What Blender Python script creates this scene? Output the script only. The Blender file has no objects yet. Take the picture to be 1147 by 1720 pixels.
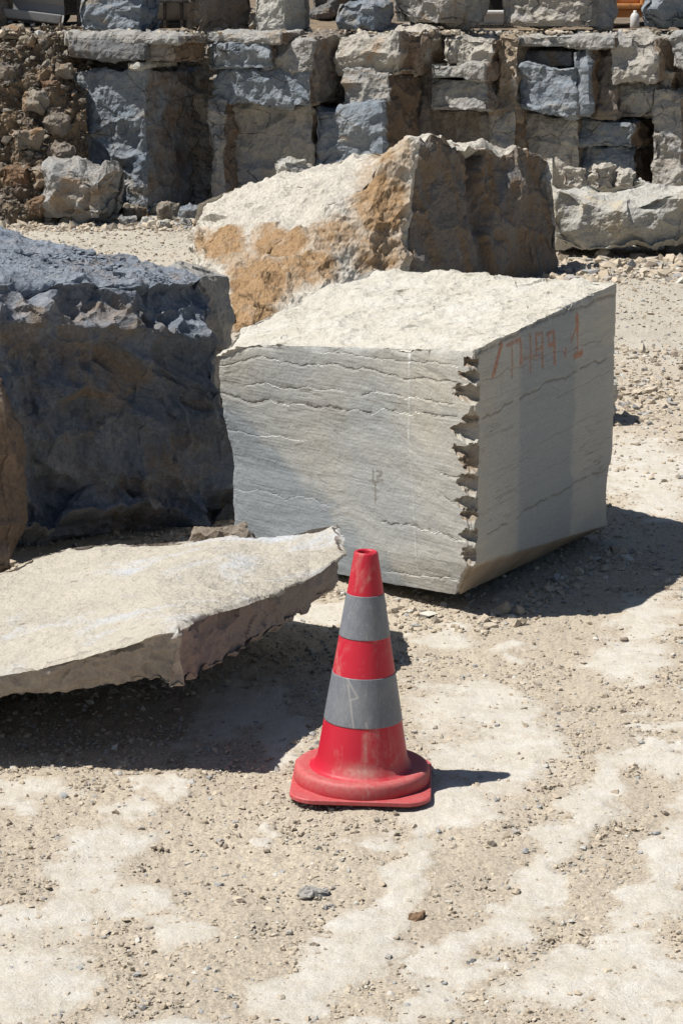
import bpy, math, numpy as np
from mathutils import Vector, Matrix

C = bpy.context.scene.collection
RNG = np.random.default_rng(11)

# ------------------------------------------------------------------ camera model
CAM_H = 2.57; PITCH = math.radians(13.2); FPX = 4000.0      # metres, down-tilt, focal length for a 1147 x 1720 frame
FW = np.array([0, math.cos(PITCH), -math.sin(PITCH)]); UP = np.array([0, math.sin(PITCH), math.cos(PITCH)])
RT = np.array([1.0, 0, 0]); EYE = np.array([0, 0, CAM_H])
def ray(X, Y): return FW + (X-573.5)/FPX*RT + (860-Y)/FPX*UP
def gz(X, Y, z=0.0):
    v = ray(X, Y); return EYE + v*(z-CAM_H)/v[2]             # where a sight line meets the height z
def gy(X, Y, y):
    v = ray(X, Y); return EYE + v*y/v[1]                     # where a sight line meets the depth y

# ------------------------------------------------------------------ noise
M_ = 1023
_r = np.random.default_rng(5)
PERM = _r.permutation(M_+1).astype(np.int64)
_g = _r.normal(size=(M_+1, 3)); GRAD = _g/np.linalg.norm(_g, axis=1)[:, None]
RND = _r.random((M_+1, 7))
RND32 = RND.astype(np.float32)
def hsh(i, j, k): return PERM[(PERM[(PERM[i & M_]+j) & M_]+k) & M_]
def perlin(p):
    i = np.floor(p).astype(np.int64); f = p-i
    w = f*f*f*(f*(f*6-15)+10)
    out = np.zeros(len(p))
    for a in (0, 1):
        wa = w[:, 0] if a else 1-w[:, 0]
        for b in (0, 1):
            wb = w[:, 1] if b else 1-w[:, 1]
            for c in (0, 1):
                wc = w[:, 2] if c else 1-w[:, 2]
                g = GRAD[hsh(i[:, 0]+a, i[:, 1]+b, i[:, 2]+c)]
                out += wa*wb*wc*((f[:, 0]-a)*g[:, 0]+(f[:, 1]-b)*g[:, 1]+(f[:, 2]-c)*g[:, 2])
    return out*1.6
def fbm(p, scale, octv=4, gain=.5, seed=0.0, ridged=False):
    p = np.asarray(p)/scale + seed*17.31
    a, s = 1.0, np.zeros(len(p))
    for _ in range(octv):
        n = perlin(p)
        if ridged: n = 1-2*np.abs(n)
        s += a*n; a *= gain; p = p*2.03+7.7
    return s
def facet(p, scale, seed=0.0, slope=1.0, k=.75):
    """broken rock: the upper hull of many tilted planes, one per cell of a jittered lattice, so faces meet in sharp creases without steps"""
    p = (np.asarray(p)/scale + seed*13.7).astype(np.float32)
    i = np.floor(p).astype(np.int64); f = p-i
    out = np.full(len(p), -9.0, np.float32)
    for a in (-1, 0, 1):
        for b in (-1, 0, 1):
            for c in (-1, 0, 1):
                r = RND32[hsh(i[:, 0]+a, i[:, 1]+b, i[:, 2]+c)]
                dx = f[:, 0]-a-r[:, 0]; dy = f[:, 1]-b-r[:, 1]; dz = f[:, 2]-c-r[:, 2]
                v = r[:, 3]*.9+slope*1.5*((r[:, 4]-.5)*dx+(r[:, 5]-.5)*dy+(r[:, 6]-.5)*dz)-k*(dx*dx+dy*dy+dz*dz)
                np.maximum(out, v, out=out)
    return ((out-.60)*1.15).astype(float)
def sstep(a, b, x):
    t = np.clip((x-a)/(b-a), 0, 1); return t*t*(3-2*t)
def warp(p, scale, amp, seed=0.0):
    return p + amp*np.stack([fbm(p, scale, 2, seed=seed+k*3.1) for k in range(3)], 1)

# ------------------------------------------------------------------ mesh helpers
def mesh_obj(name, V, F, mat, parent=None, attrs=None, smooth=False, origin=None):
    """one mesh object out of arrays; origin is its world place, V is in world space"""
    V = np.asarray(V, float)
    if origin is None:
        origin = np.array([(V[:, 0].min()+V[:, 0].max())/2, (V[:, 1].min()+V[:, 1].max())/2, V[:, 2].min()])
    V = V-np.asarray(origin)
    me = bpy.data.meshes.new(name)
    F = np.asarray(F, np.int32); k = F.shape[1]
    me.vertices.add(len(V)); me.vertices.foreach_set('co', V.astype(np.float32).ravel())
    me.loops.add(F.size); me.loops.foreach_set('vertex_index', F.ravel())
    me.polygons.add(len(F)); me.polygons.foreach_set('loop_start', np.arange(0, F.size, k, dtype=np.int32))
    me.polygons.foreach_set('loop_total', np.full(len(F), k, np.int32))
    me.update(calc_edges=True)
    me.polygons.foreach_set('use_smooth', np.full(len(F), smooth, bool))
    for an, av in (attrs or {}).items():
        me.attributes.new(an, 'FLOAT', 'POINT').data.foreach_set('value', np.asarray(av, np.float32))
    me.validate()
    if mat: me.materials.append(mat)
    o = bpy.data.objects.new(name, me); C.objects.link(o)
    if parent is not None:
        o.parent = parent; o.location = Vector(origin)-parent.location
    else: o.location = Vector(origin)
    return o
def tag(o, label=None, cat=None, group=None, kind=None):
    for k, v in (('label', label), ('category', cat), ('group', group), ('kind', kind)):
        if v: o[k] = v
    return o
def empty(name, loc):
    o = bpy.data.objects.new(name, None); C.objects.link(o); o.location = loc; o.empty_display_size = .1
    return o
def normals(V, F):
    n = np.zeros_like(V)
    a, b, c, d = (V[F[:, k]] for k in range(4))
    fn = np.cross(c-a, d-b)
    for k in range(4): np.add.at(n, F[:, k], fn)
    return n/np.maximum(np.linalg.norm(n, axis=1), 1e-12)[:, None]

class Lattice:
    """surface of a box of nu x nv x nw cells, as one closed sheet of quads"""
    cache = {}
    def __init__(s, nu, nv, nw):
        s.n = (nu, nv, nw)
        idx = np.full((nu+1, nv+1, nw+1), -1, np.int32)
        on = np.zeros(idx.shape, bool)
        on[0] = on[-1] = True; on[:, 0] = on[:, -1] = True; on[:, :, 0] = on[:, :, -1] = True
        s.ijk = np.argwhere(on); idx[on] = np.arange(len(s.ijk))
        fs = []
        def quads(g, flip):
            q = np.stack([g[:-1, :-1], g[1:, :-1], g[1:, 1:], g[:-1, 1:]], -1).reshape(-1, 4)
            fs.append(q[:, ::-1] if flip else q)
        quads(idx[:, :, -1], False); quads(idx[:, :, 0], True)      # top, bottom
        quads(idx[:, 0, :], False); quads(idx[:, -1, :], True)      # front, back
        quads(idx[-1, :, :], False); quads(idx[0, :, :], True)      # right, left
        s.F = np.concatenate(fs)
        s.uvw = s.ijk/np.array(s.n)
def lattice(*n):
    if n not in Lattice.cache: Lattice.cache[n] = Lattice(*n)
    return Lattice.cache[n]
def lerp_axis(A, t, axis):
    """piecewise linear sample of control array A along its first axis, t in 0..1 per point (A: (K, n, ...) already gathered)"""
def sample(layers, uvw):
    """layers: (W, V, U, 3) control points; trilinear between neighbours"""
    L = np.asarray(layers, float); W, Vn, U = L.shape[:3]
    def part(t, n):
        x = np.clip(t, 0, 1)*(n-1); i = np.minimum(x.astype(int), max(n-2, 0)); return i, np.minimum(i+1, n-1), (x-i)[:, None]
    u0, u1, fu = part(uvw[:, 0], U); v0, v1, fv = part(uvw[:, 1], Vn); w0, w1, fw = part(uvw[:, 2], W)
    def at(w):
        a = L[w, v0, u0]*(1-fu)+L[w, v0, u1]*fu
        b = L[w, v1, u0]*(1-fu)+L[w, v1, u1]*fu
        return a*(1-fv)+b*fv
    return at(w0)*(1-fw)+at(w1)*fw
def loft(layers, step, maxn=420):
    """closed lofted block from stacked grids of control points; gives V, F, N and a bag of helper fields"""
    L = np.asarray(layers, float)
    du = np.linalg.norm(np.diff(L, axis=2), axis=3).sum(2).max(); dv = np.linalg.norm(np.diff(L, axis=1), axis=3).sum(1).max()
    dw = np.linalg.norm(np.diff(L, axis=0), axis=3).sum(0).max()
    n = [int(np.clip(round(d/step), 3, maxn)) for d in (du, dv, dw)]
    la = lattice(*n); V = sample(L, la.uvw); N = normals(V, la.F)
    dd = np.minimum(la.uvw, 1-la.uvw)*np.array([du, dv, dw])          # metres to each pair of sides
    srt = np.sort(dd, axis=1)
    return V, la.F, N, dict(uvw=la.uvw, edge=srt[:, 1], size=(du, dv, dw), dd=dd)
def rough(V, N, edge, s=1.0, big=.05, mid=.03, small=.008, chip=.03, strata=0.0, seed=0.0):
    """fractured stone: facets of two sizes, beds, grain and broken edges"""
    Vw = warp(V, .5*s, .12*s, seed)
    d = -1.5*big*facet(Vw, .55*s, seed, 1.2)-1.5*mid*facet(Vw, .17*s, seed+2.2, 1.2)
    d += small*fbm(V, .07*s, 4, .55, seed+1)
    if strata:
        q = Vw.copy(); q[:, :2] *= .22
        d -= 1.4*strata*facet(q, .11*s, seed+5, .6)
    d -= .35*big
    if chip:
        e = np.exp(-edge/(chip*1.6))*(.35+.9*np.clip(facet(V, .13*s, seed+8)+.45, 0, 1))
        d -= chip*e
    return V+N*d[:, None]

# ------------------------------------------------------------------ materials
class Nodes:
    def __init__(s, name):
        s.m = bpy.data.materials.new(name); s.m.use_nodes = True
        s.t = s.m.node_tree; s.t.nodes.clear()
        s.out = s.t.nodes.new('ShaderNodeOutputMaterial'); s.b = s.t.nodes.new('ShaderNodeBsdfPrincipled')
        s.t.links.new(s.b.outputs[0], s.out.inputs[0])
        tc = s.t.nodes.new('ShaderNodeTexCoord'); s.co = tc.outputs['Object']
    def ln(s, a, b): s.t.links.new(a, b)
    def new(s, t, **kw):
        n = s.t.nodes.new(t)
        for k, v in kw.items(): setattr(n, k, v)
        return n
    def mapping(s, scale=(1, 1, 1), loc=(0, 0, 0), rot=(0, 0, 0), co=None):
        n = s.new('ShaderNodeMapping'); n.inputs['Scale'].default_value = scale; n.inputs['Location'].default_value = loc
        n.inputs['Rotation'].default_value = rot
        s.ln(co or s.co, n.inputs[0]); return n.outputs[0]
    def noise(s, scale, detail=6, rough=.6, co=None, dist=0.0):
        n = s.new('ShaderNodeTexNoise'); n.inputs['Scale'].default_value = scale; n.inputs['Detail'].default_value = detail
        n.inputs['Roughness'].default_value = rough; n.inputs['Distortion'].default_value = dist
        s.ln(co or s.co, n.inputs['Vector']); return n.outputs['Fac']
    def voro(s, scale, feature='F1', co=None):
        n = s.new('ShaderNodeTexVoronoi', feature=feature); n.inputs['Scale'].default_value = scale
        s.ln(co or s.co, n.inputs['Vector']); return n.outputs[0]
    def ramp(s, fac, stops, interp='LINEAR'):
        n = s.new('ShaderNodeValToRGB'); n.color_ramp.interpolation = interp
        el = n.color_ramp.elements
        while len(el) < len(stops): el.new(.5)
        for e, (p, c) in zip(el, stops):
            e.position = p; e.color = (c, c, c, 1) if not hasattr(c, '__len__') else (*c, 1)
        s.ln(fac, n.inputs[0]); return n.outputs[0]
    def mix(s, fac, a, b, mode='MIX'):
        n = s.new('ShaderNodeMix', data_type='RGBA', blend_type=mode)
        for sock, v in ((n.inputs[0], fac), (n.inputs[6], a), (n.inputs[7], b)):
            if hasattr(v, 'is_linked'): s.ln(v, sock)
            elif hasattr(v, '__len__'): sock.default_value = (*v, 1)
            else: sock.default_value = v
        return n.outputs[2]
    def math(s, op, a, b=0.0):
        n = s.new('ShaderNodeMath', operation=op)
        for sock, v in zip(n.inputs, (a, b)):
            if hasattr(v, 'is_linked'): s.ln(v, sock)
            else: sock.default_value = v
        return n.outputs[0]
    def attr(s, name):
        n = s.new('ShaderNodeAttribute'); n.attribute_name = name; return n.outputs['Fac']
    def jitter(s):
        """shift the pattern per object so that no two stones repeat"""
        oi = s.new('ShaderNodeObjectInfo'); n = s.new('ShaderNodeVectorMath', operation='MULTIPLY_ADD')
        s.ln(oi.outputs['Random'], n.inputs[0]); n.inputs[1].default_value = (37, 53, 71); s.ln(s.co, n.inputs[2])
        s.co = n.outputs[0]
    def bump(s, h, strength=.4, dist=.01, prev=None):
        n = s.new('ShaderNodeBump'); n.inputs['Strength'].default_value = strength; n.inputs['Distance'].default_value = dist
        s.ln(h, n.inputs['Height'])
        if prev: s.ln(prev, n.inputs['Normal'])
        return n.outputs[0]
    def done(s, col, rough=.9, nrm=None, spec=.25):
        if hasattr(col, 'is_linked'): s.ln(col, s.b.inputs['Base Color'])
        else: s.b.inputs['Base Color'].default_value = (*col, 1)
        if hasattr(rough, 'is_linked'): s.ln(rough, s.b.inputs['Roughness'])
        else: s.b.inputs['Roughness'].default_value = rough
        s.b.inputs['Specular IOR Level'].default_value = spec
        if nrm: s.ln(nrm, s.b.inputs['Normal'])
        return s.m
def stone(name, a, b, stain_shade=None, stain_at=(.5, .62), stain_scale=1.6, grain=60, vein=None, vein_scale=3.0, bumpd=.006, stretch=(1, 1, 1), sc=3.0, attr_col=None, spec=.2, vein_w=.03, smear=None, pits=0.0, cracks=0.0, gmix=.75):
    n = Nodes(name); n.jitter()
    co = n.mapping(stretch)
    f = n.noise(sc, 8, .62, co, .6)
    col = n.mix(n.ramp(f, [(.32, 0), (.68, 1)]), a, b)
    if stain_shade:
        sm = n.ramp(n.noise(stain_scale, 6, .65, n.mapping(stretch, (3.1, 7.7, 1.3)), .8), [(stain_at[0], 0), (stain_at[1], 1)])
        col = n.mix(sm, col, stain_shade)
    if attr_col:
        av = n.math('ADD', n.attr('stain_shade'), n.math('MULTIPLY', n.math('SUBTRACT', n.noise(7, 9, .78), .5), 1.3))  # mask of stains, and of shade painted on the slab's sides
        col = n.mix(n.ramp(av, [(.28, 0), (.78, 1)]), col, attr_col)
    if vein:
        vd = n.voro(vein_scale, 'DISTANCE_TO_EDGE', n.mapping((1, 1, 1), (9, 4, 2)))
        br = n.ramp(n.noise(4.5, 5, .7, n.mapping((1, 1, 1), (1, 8, 5))), [(.5, 0), (.62, 1)])
        vm = n.math('MULTIPLY', n.ramp(n.math('ADD', vd, n.math('MULTIPLY', n.math('SUBTRACT', n.noise(14, 5), .5), .12)), [(0, 1), (vein_w, 0)]), br)
        col = n.mix(vm, col, vein)
    if smear:
        sm = n.ramp(n.noise(7, 9, .8, n.mapping((1.3, 1.3, .6), (6, 2, 9)), 1.0), [(.50, 0), (.64, .8)])
        col = n.mix(n.math('MULTIPLY', sm, n.ramp(n.noise(1.4, 3, .5, n.mapping((1, 1, 1), (2, 7, 3))), [(.36, 0), (.56, 1)])), col, smear)
    if pits:
        pm = n.math('MULTIPLY', n.ramp(n.voro(16, 'F1', n.mapping((.7, 1.3, 1), (3, 1, 2))), [(.10, 1), (.22, 0)]), n.ramp(n.noise(5, 4, .6, n.mapping((1, 1, 1), (7, 7, 1))), [(.48, 0), (.58, 1)]))
        col = n.mix(n.math('MULTIPLY', pm, pits), col, (.20, .17, .13))
    if cracks:
        ve = n.voro(3.2, 'DISTANCE_TO_EDGE', n.mapping((.8, .8, 1.5), (1, 9, 5)))
        ck = n.ramp(n.math('ADD', ve, n.math('MULTIPLY', n.math('SUBTRACT', n.noise(11, 6, .7), .5), .16)), [(0, 1), (.022, 0)])
        col = n.mix(n.math('MULTIPLY', n.math('MULTIPLY', ck, n.ramp(n.noise(2.0, 3), [(.45, 0), (.55, 1)])), cracks), col, (.06, .05, .04))
    g = n.noise(grain, 4, .75)
    col = n.mix(gmix, col, n.ramp(g, [(.25, .45), (.5, 1.0), (.75, 1.35)]), 'MULTIPLY')
    bp = n.bump(n.noise(grain*.33, 8, .7, co), .75, bumpd)
    bp = n.bump(g, .5, bumpd*.35, bp)
    return n.done(col, .93, bp, spec)

def cone_plastic(name, base, dust, lo=.55):
    n = Nodes(name)
    big = n.noise(9, 8, .7, n.mapping((1, 1, .55)), .5)
    scuff = n.noise(38, 6, .75, n.mapping((1.6, 1.6, .35), (2, 1, 4)))
    m = n.math('MULTIPLY', n.ramp(big, [(lo, 0), (lo+.16, 1)]), n.ramp(scuff, [(.36, 0), (.62, 1)]))
    m = n.math('MAXIMUM', m, n.attr('dust')); 
    m = n.math('MULTIPLY', m, n.ramp(n.noise(70, 5, .7), [(.28, .25), (.62, 1)]))
    col = n.mix(m, n.mix(n.ramp(n.noise(3, 4), [(.3, 0), (.7, 1)]), base, tuple(c*.82 for c in base)), dust)
    return n.done(col, n.ramp(m, [(0, .48), (1, .9)]), n.bump(n.noise(120, 4), .15, .002), .4)
def metal_paint(name, base, rust=(.06, .035, .025), at=.56, rgh=.6):
    n = Nodes(name)
    m = n.ramp(n.noise(5, 8, .7), [(at, 0), (at+.12, 1)])
    col = n.mix(m, base, rust)
    return n.done(n.mix(n.ramp(n.noise(30, 5), [(.4, 0), (.8, .5)]), col, (.3, .27, .22)), rgh, n.bump(n.noise(60, 4), .2, .003), .3)

M = {}
M['pale'] = stone('pale_limestone', (.42, .40, .355), (.33, .325, .30), (.40, .345, .255), (.52, .66), 2.2)
M['pale_top'] = M['pale']
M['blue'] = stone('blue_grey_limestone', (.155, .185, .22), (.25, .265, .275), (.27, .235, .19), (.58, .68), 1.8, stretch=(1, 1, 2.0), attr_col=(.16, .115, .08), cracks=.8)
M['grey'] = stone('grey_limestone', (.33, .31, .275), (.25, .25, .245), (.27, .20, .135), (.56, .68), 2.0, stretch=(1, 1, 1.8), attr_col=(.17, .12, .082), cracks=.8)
M['brown'] = stone('brown_weathered_limestone', (.215, .175, .135), (.17, .15, .13), (.30, .27, .23), (.55, .66), 2.4)
M['rust'] = stone('rusty_brown_limestone', (.20, .125, .075), (.13, .09, .062), (.26, .21, .16), (.58, .68), 3.0)
M['dark'] = stone('dark_blue_limestone', (.10, .13, .175), (.24, .25, .27), (.235, .19, .15), (.50, .66), 2.6, vein=(.20, .21, .235), vein_scale=2.6, grain=50, bumpd=.035, attr_col=(.22, .255, .30), vein_w=.012, smear=(.33, .34, .36))
M['ochre'] = stone('ochre_and_white_limestone', (.52, .485, .42), (.43, .40, .345), attr_col=(.315, .205, .11), grain=45, bumpd=.02, sc=5)
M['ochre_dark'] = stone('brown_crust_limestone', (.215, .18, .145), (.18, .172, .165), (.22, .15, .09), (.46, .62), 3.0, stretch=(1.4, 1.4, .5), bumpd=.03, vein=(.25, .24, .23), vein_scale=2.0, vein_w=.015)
M['rubble'] = stone('rubble_stone', (.28, .235, .175), (.20, .185, .165), (.24, .155, .09), (.5, .62), 3.0, grain=90)
M['left_brown'] = stone('brown_boulder_stone', (.185, .132, .095), (.145, .112, .088), (.25, .195, .15), (.52, .64), 3.0)
M['earth'] = stone('brown_earth', (.20, .155, .11), (.12, .10, .08), (.26, .19, .12), (.5, .6), 3.0, grain=40, bumpd=.03)

def sawn_material():
    n = Nodes('sawn_limestone')
    beds = n.mapping((.8, .8, 7.0), rot=(.05, -.03, 0))
    f = n.noise(2.2, 8, .6, beds, .7)
    col = n.mix(n.ramp(f, [(.3, 0), (.7, 1)]), (.425, .42, .39), (.35, .35, .335))
    col = n.mix(n.ramp(n.noise(1.1, 5, .6, n.mapping((1, 1, 1.6), (2, 5, 1)), .6), [(.42, 0), (.62, 1)]), col, (.45, .42, .355))
    col = n.mix(n.math('MULTIPLY', n.ramp(n.noise(.9, 4, .5, n.mapping((1, 1, .8), (8, 1, 3))), [(.47, 0), (.56, 1)]), .4), col, (.28, .305, .32))
    ln_ = n.noise(3.0, 9, .55, n.mapping((.35, .35, 9.0), (1, 2, 3)), 1.2)
    thin = n.ramp(ln_, [(.475, 0), (.495, 1), (.505, 1), (.525, 0)])
    gate = n.ramp(n.noise(2.4, 4, .6, n.mapping((1, 1, 2), (4, 9, 2))), [(.5, 0), (.64, 1)])
    col = n.mix(n.math('MULTIPLY', n.math('MULTIPLY', thin, gate), .75), col, (.17, .155, .13))
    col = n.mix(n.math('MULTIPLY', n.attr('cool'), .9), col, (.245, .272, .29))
    col = n.mix(n.attr('top'), col, n.mix(n.ramp(n.noise(5, 8, .7), [(.4, 0), (.65, 1)]), (.44, .41, .345), (.50, .48, .43)))
    pm = n.math('MULTIPLY', n.ramp(n.voro(15, 'F1', n.mapping((.7, 1.3, 1), (3, 1, 2))), [(.10, 1), (.24, 0)]), n.ramp(n.noise(5, 4, .6, n.mapping((1, 1, 1), (7, 7, 1))), [(.46, 0), (.56, 1)]))
    col = n.mix(n.math('MULTIPLY', n.math('MULTIPLY', pm, n.attr('top')), .9), col, (.22, .195, .15))
    col = n.mix(n.attr('chip'), col, n.mix(n.ramp(n.noise(9, 6), [(.3, 0), (.7, 1)]), (.22, .165, .115), (.33, .28, .22)))  # brown shade painted on the flake faces and the undercut foot
    col = n.mix(n.attr('crack'), col, (.10, .085, .07))
    g = n.noise(130, 4, .75)
    col = n.mix(.6, col, n.ramp(g, [(.25, .55), (.5, 1.0), (.75, 1.3)]), 'MULTIPLY')
    saw = n.new('ShaderNodeTexWave', wave_type='BANDS', bands_direction='Z'); saw.inputs['Scale'].default_value = 22
    saw.inputs['Distortion'].default_value = 1.2; saw.inputs['Detail'].default_value = 3; n.ln(n.mapping((1, 1, 1), rot=(.03, .02, 0)), saw.inputs[0])
    bp = n.bump(saw.outputs['Fac'], .06, .003)
    bp = n.bump(ln_, .35, .006, bp)
    bp = n.bump(g, .45, .0025, bp)
    return n.done(col, .9, bp, .2)
M['sawn'] = sawn_material()

def ground_material():
    n = Nodes('quarry_floor')
    co = n.co
    gravel = n.mix(n.ramp(n.noise(1.3, 6, .65), [(.3, 0), (.7, 1)]), (.53, .46, .36), (.455, .39, .305))
    gravel = n.mix(.85, gravel, n.ramp(n.voro(95), [(.0, 1.15), (.45, 1.0), (.8, .75)]), 'MULTIPLY')
    gravel = n.mix(.8, gravel, n.ramp(n.noise(150, 5, .8), [(.3, .62), (.5, 1), (.72, 1.3)]), 'MULTIPLY')
    white = n.mix(n.ramp(n.noise(7, 8, .7), [(.35, 0), (.68, 1)]), (.545, .495, .41), (.645, .615, .555))
    white = n.mix(.8, white, n.ramp(n.noise(110, 5, .8), [(.25, .6), (.5, 1), (.75, 1.15)]), 'MULTIPLY')
    white = n.mix(n.ramp(n.noise(16, 8, .75, n.mapping((1, 1, 1), (5, 2, 1))), [(.5, 0), (.72, .75)]), white, (.50, .43, .335))
    white = n.mix(n.ramp(n.voro(70), [(.06, .8), (.16, 0)]), white, (.30, .25, .19))
    white = n.mix(n.ramp(n.noise(160, 3, .8), [(.66, 0), (.7, .8)]), white, (.24, .20, .15))
    m = n.math('ADD', n.attr('pale'), n.math('MULTIPLY', n.math('ADD', n.math('SUBTRACT', n.noise(34, 9, .85), .5), n.math('MULTIPLY', n.math('SUBTRACT', n.noise(170, 5, .8), .5), .7)), 1.4))
    col = n.mix(n.ramp(m, [(.28, 0), (.76, 1)]), gravel, white)
    far = n.mix(n.ramp(n.noise(1.6, 8, .75), [(.35, 0), (.65, 1)]), (.47, .43, .36), (.40, .36, .295))
    far = n.mix(.7, far, n.ramp(n.noise(45, 6, .8), [(.3, .55), (.5, 1), (.72, 1.25)]), 'MULTIPLY')
    col = n.mix(n.attr('far'), col, far)
    h = n.noise(120, 6, .8)
    bp = n.bump(n.noise(30, 6, .7), .4, .012)
    bp = n.bump(h, .7, .006, bp)
    return n.done(col, .95, bp, .15)
M['ground'] = ground_material()
def gravel_material():
    n = Nodes('gravel_stones')
    t = n.attr('tone')
    col = n.ramp(t, [(0, (.20, .165, .13)), (.12, (.39, .325, .245)), (.5, (.51, .435, .335)), (.78, (.45, .395, .32)), (.92, (.30, .30, .30)), (1, (.60, .57, .50))])
    col = n.mix(.6, col, n.ramp(n.noise(150, 4, .7), [(.3, .6), (.7, 1.25)]), 'MULTIPLY')
    return n.done(col, .95, n.bump(n.noise(220, 4), .4, .003), .15)
M['gravel'] = gravel_material()
M['slope_gravel'] = stone('slope_gravel', (.25, .215, .17), (.19, .175, .155), (.19, .13, .08), (.5, .62), 2.0, grain=60)
M['chips'] = stone('blue_stone_chips', (.22, .245, .275), (.13, .15, .18), (.36, .33, .28), (.6, .7), 6.0, grain=90)

# ------------------------------------------------------------------ ground
PATCH = [
 (960, 1400, 150, 34, -52), (885, 1510, 120, 38, -48), (1110, 1480, 170, 38, -62), (665, 1480, 130, 30, -52), (600, 1565, 120, 34, -38), (755, 1645, 120, 32, -52), (1010, 1600, 160, 30, -36), (150, 1480, 130, 34, -60), (560, 1640, 130, 34, -30),  # pale packed patches: where they lie (photo pixels on the floor), half sizes, turn
 (165, 1445, 90, 40, -15), (200, 1510, 70, 40, 10), (215, 1365, 45, 22, 0), (40, 1335, 70, 26, 0), (300, 1560, 45, 28, 10),
 (520, 1660, 90, 40, -10), (610, 1545, 60, 35, -20), (730, 1650, 60, 65, -40),
  
 (930, 1650, 110, 50, -20), (1090, 1660, 90, 60, 0), (60, 1650, 110, 70, 0), (20, 1560, 60, 40, 0), (800, 1190, 120, 40, 5),
 (830, 1270, 110, 55, 0), (760, 1360, 90, 40, 0), (1050, 1110, 70, 32, -10), (1090, 1040, 60, 40, -20), (860, 1090, 30, 14, 0),
 (750, 1070, 50, 28, -15), (1100, 1220, 70, 14, 0), (1080, 790, 80, 60, 0), (1110, 850, 60, 14, 0), (1110, 1290, 60, 30, 0),
 (540, 1030, 60, 16, 0), (400, 1200, 90, 45, -30), (480, 1245, 50, 40, -30), (640, 1420, 40, 18, 0), (270, 1325, 60, 14, 0), (465, 1410, 22, 12, 0),
 (1100, 590, 60, 25, 0), (1120, 1750, 120, 60, 0), (300, 1770, 120, 50, 0), (640, 1770, 120, 40, 0)]
def to_px(x, y):
    dz = -CAM_H; zc = y*FW[1]+dz*FW[2]; yc = y*UP[1]+dz*UP[2]
    zc = np.maximum(zc, .5)
    return 573.5+FPX*x/zc, 860-FPX*yc/zc
def pale(x, y):
    X, Y = to_px(x, y); P = np.stack([x, y, 0*x], 1)
    X = X+36*fbm(P, .22, 4, .6, 3.3)*(7.5/np.maximum(y, 5)); Y = Y+22*fbm(P, .22, 4, .6, 8.1)*(7.5/np.maximum(y, 5))
    m = np.zeros(len(x))
    for cx, cy, rx, ry, a in PATCH:
        c, s = math.cos(math.radians(a)), math.sin(math.radians(a))
        dx, dy = X-cx, Y-cy
        q = ((c*dx+s*dy)/rx)**2+((-s*dx+c*dy)/ry)**2
        m = np.maximum(m, np.clip((1.75-q)/1.6, 0, 1))
    out = (np.abs(X-573) > 640) | (Y > 1760)
    nz = sstep(-.1, .6, fbm(P*np.array([1, .7, 1]), .55, 4, .55, 6.0))
    m = np.clip(m*.92+.30*fbm(P, .16, 4, .65, 12.0)*(m+.35)+.10, 0, 1)
    return np.where(out, nz, np.clip(m, 0, 1))
def gheight(x, y):
    P = np.stack([x, y, 0*x], 1)
    h = .022*fbm(P, 1.6, 3, .5, 1.7)+.007*fbm(P, .28, 3, .5, 4.7)+.03*fbm(P, 6.0, 2, .5, 2.9)*sstep(9, 14, y)
    # low ridges of scraped stone on the right and rubble apron below the ledge
    side = sstep(.9, 1.8, x)
    for yc, a, w in ((15.3, .05, .28), (16.8, .03, .3), (13.9, .025, .35)):
        h += side*a*np.exp(-((y-yc-.3*np.sin(x*1.7))/w)**2)
    return h
def build_ground():
    Ds = [3.0]
    while Ds[-1] < 27: Ds.append(Ds[-1]+max(.0055, Ds[-1]**2*.00026))
    Ds = np.array([-25, -10, -4, 0, 1.5, 2.4]+Ds+[30, 36, 45, 60, 90, 150, 300, 700])
    s = np.linspace(-.19, .19, 620); o = .19+np.cumsum(.0008*1.16**np.arange(52))
    S = np.concatenate([-o[::-1], s, o])
    Dg, Sg = np.meshgrid(Ds, S, indexing='ij')
    x = (Sg*np.clip(Dg, 4.5, 40)).ravel(); y = Dg.ravel()
    P = np.stack([x, y, 0*x], 1)
    pm = pale(x, y)
    z = gheight(x, y)
    fade = sstep(2.0, 3.2, y)*(1-sstep(26, 30, y))
    z += fade*(.004*pm+(1-pm)*(.0035*fbm(P, .035, 4, .7, 4.1)+.006*fbm(P, .12, 3, .6, 5.0))+pm*.0025*fbm(P, .06, 4, .6, 7.0))
    z -= .35*sstep(24.5, 26, y)
    nr, nc = Dg.shape; i = np.arange(nr*nc).reshape(nr, nc)
    F = np.stack([i[:-1, :-1], i[:-1, 1:], i[1:, 1:], i[1:, :-1]], -1).reshape(-1, 4)
    far = sstep(13.0, 17.5, y+1.5*fbm(P, 2.0, 3, .5, 9.0))
    o = mesh_obj('ground', np.stack([x, y, z], 1), F, M['ground'], attrs={'pale': pm, 'far': far}, smooth=True, origin=(0, 0, 0))
    tag(o, 'sunlit quarry floor of beige gravel with pale packed patches', None, kind='structure')
build_ground()

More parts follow.
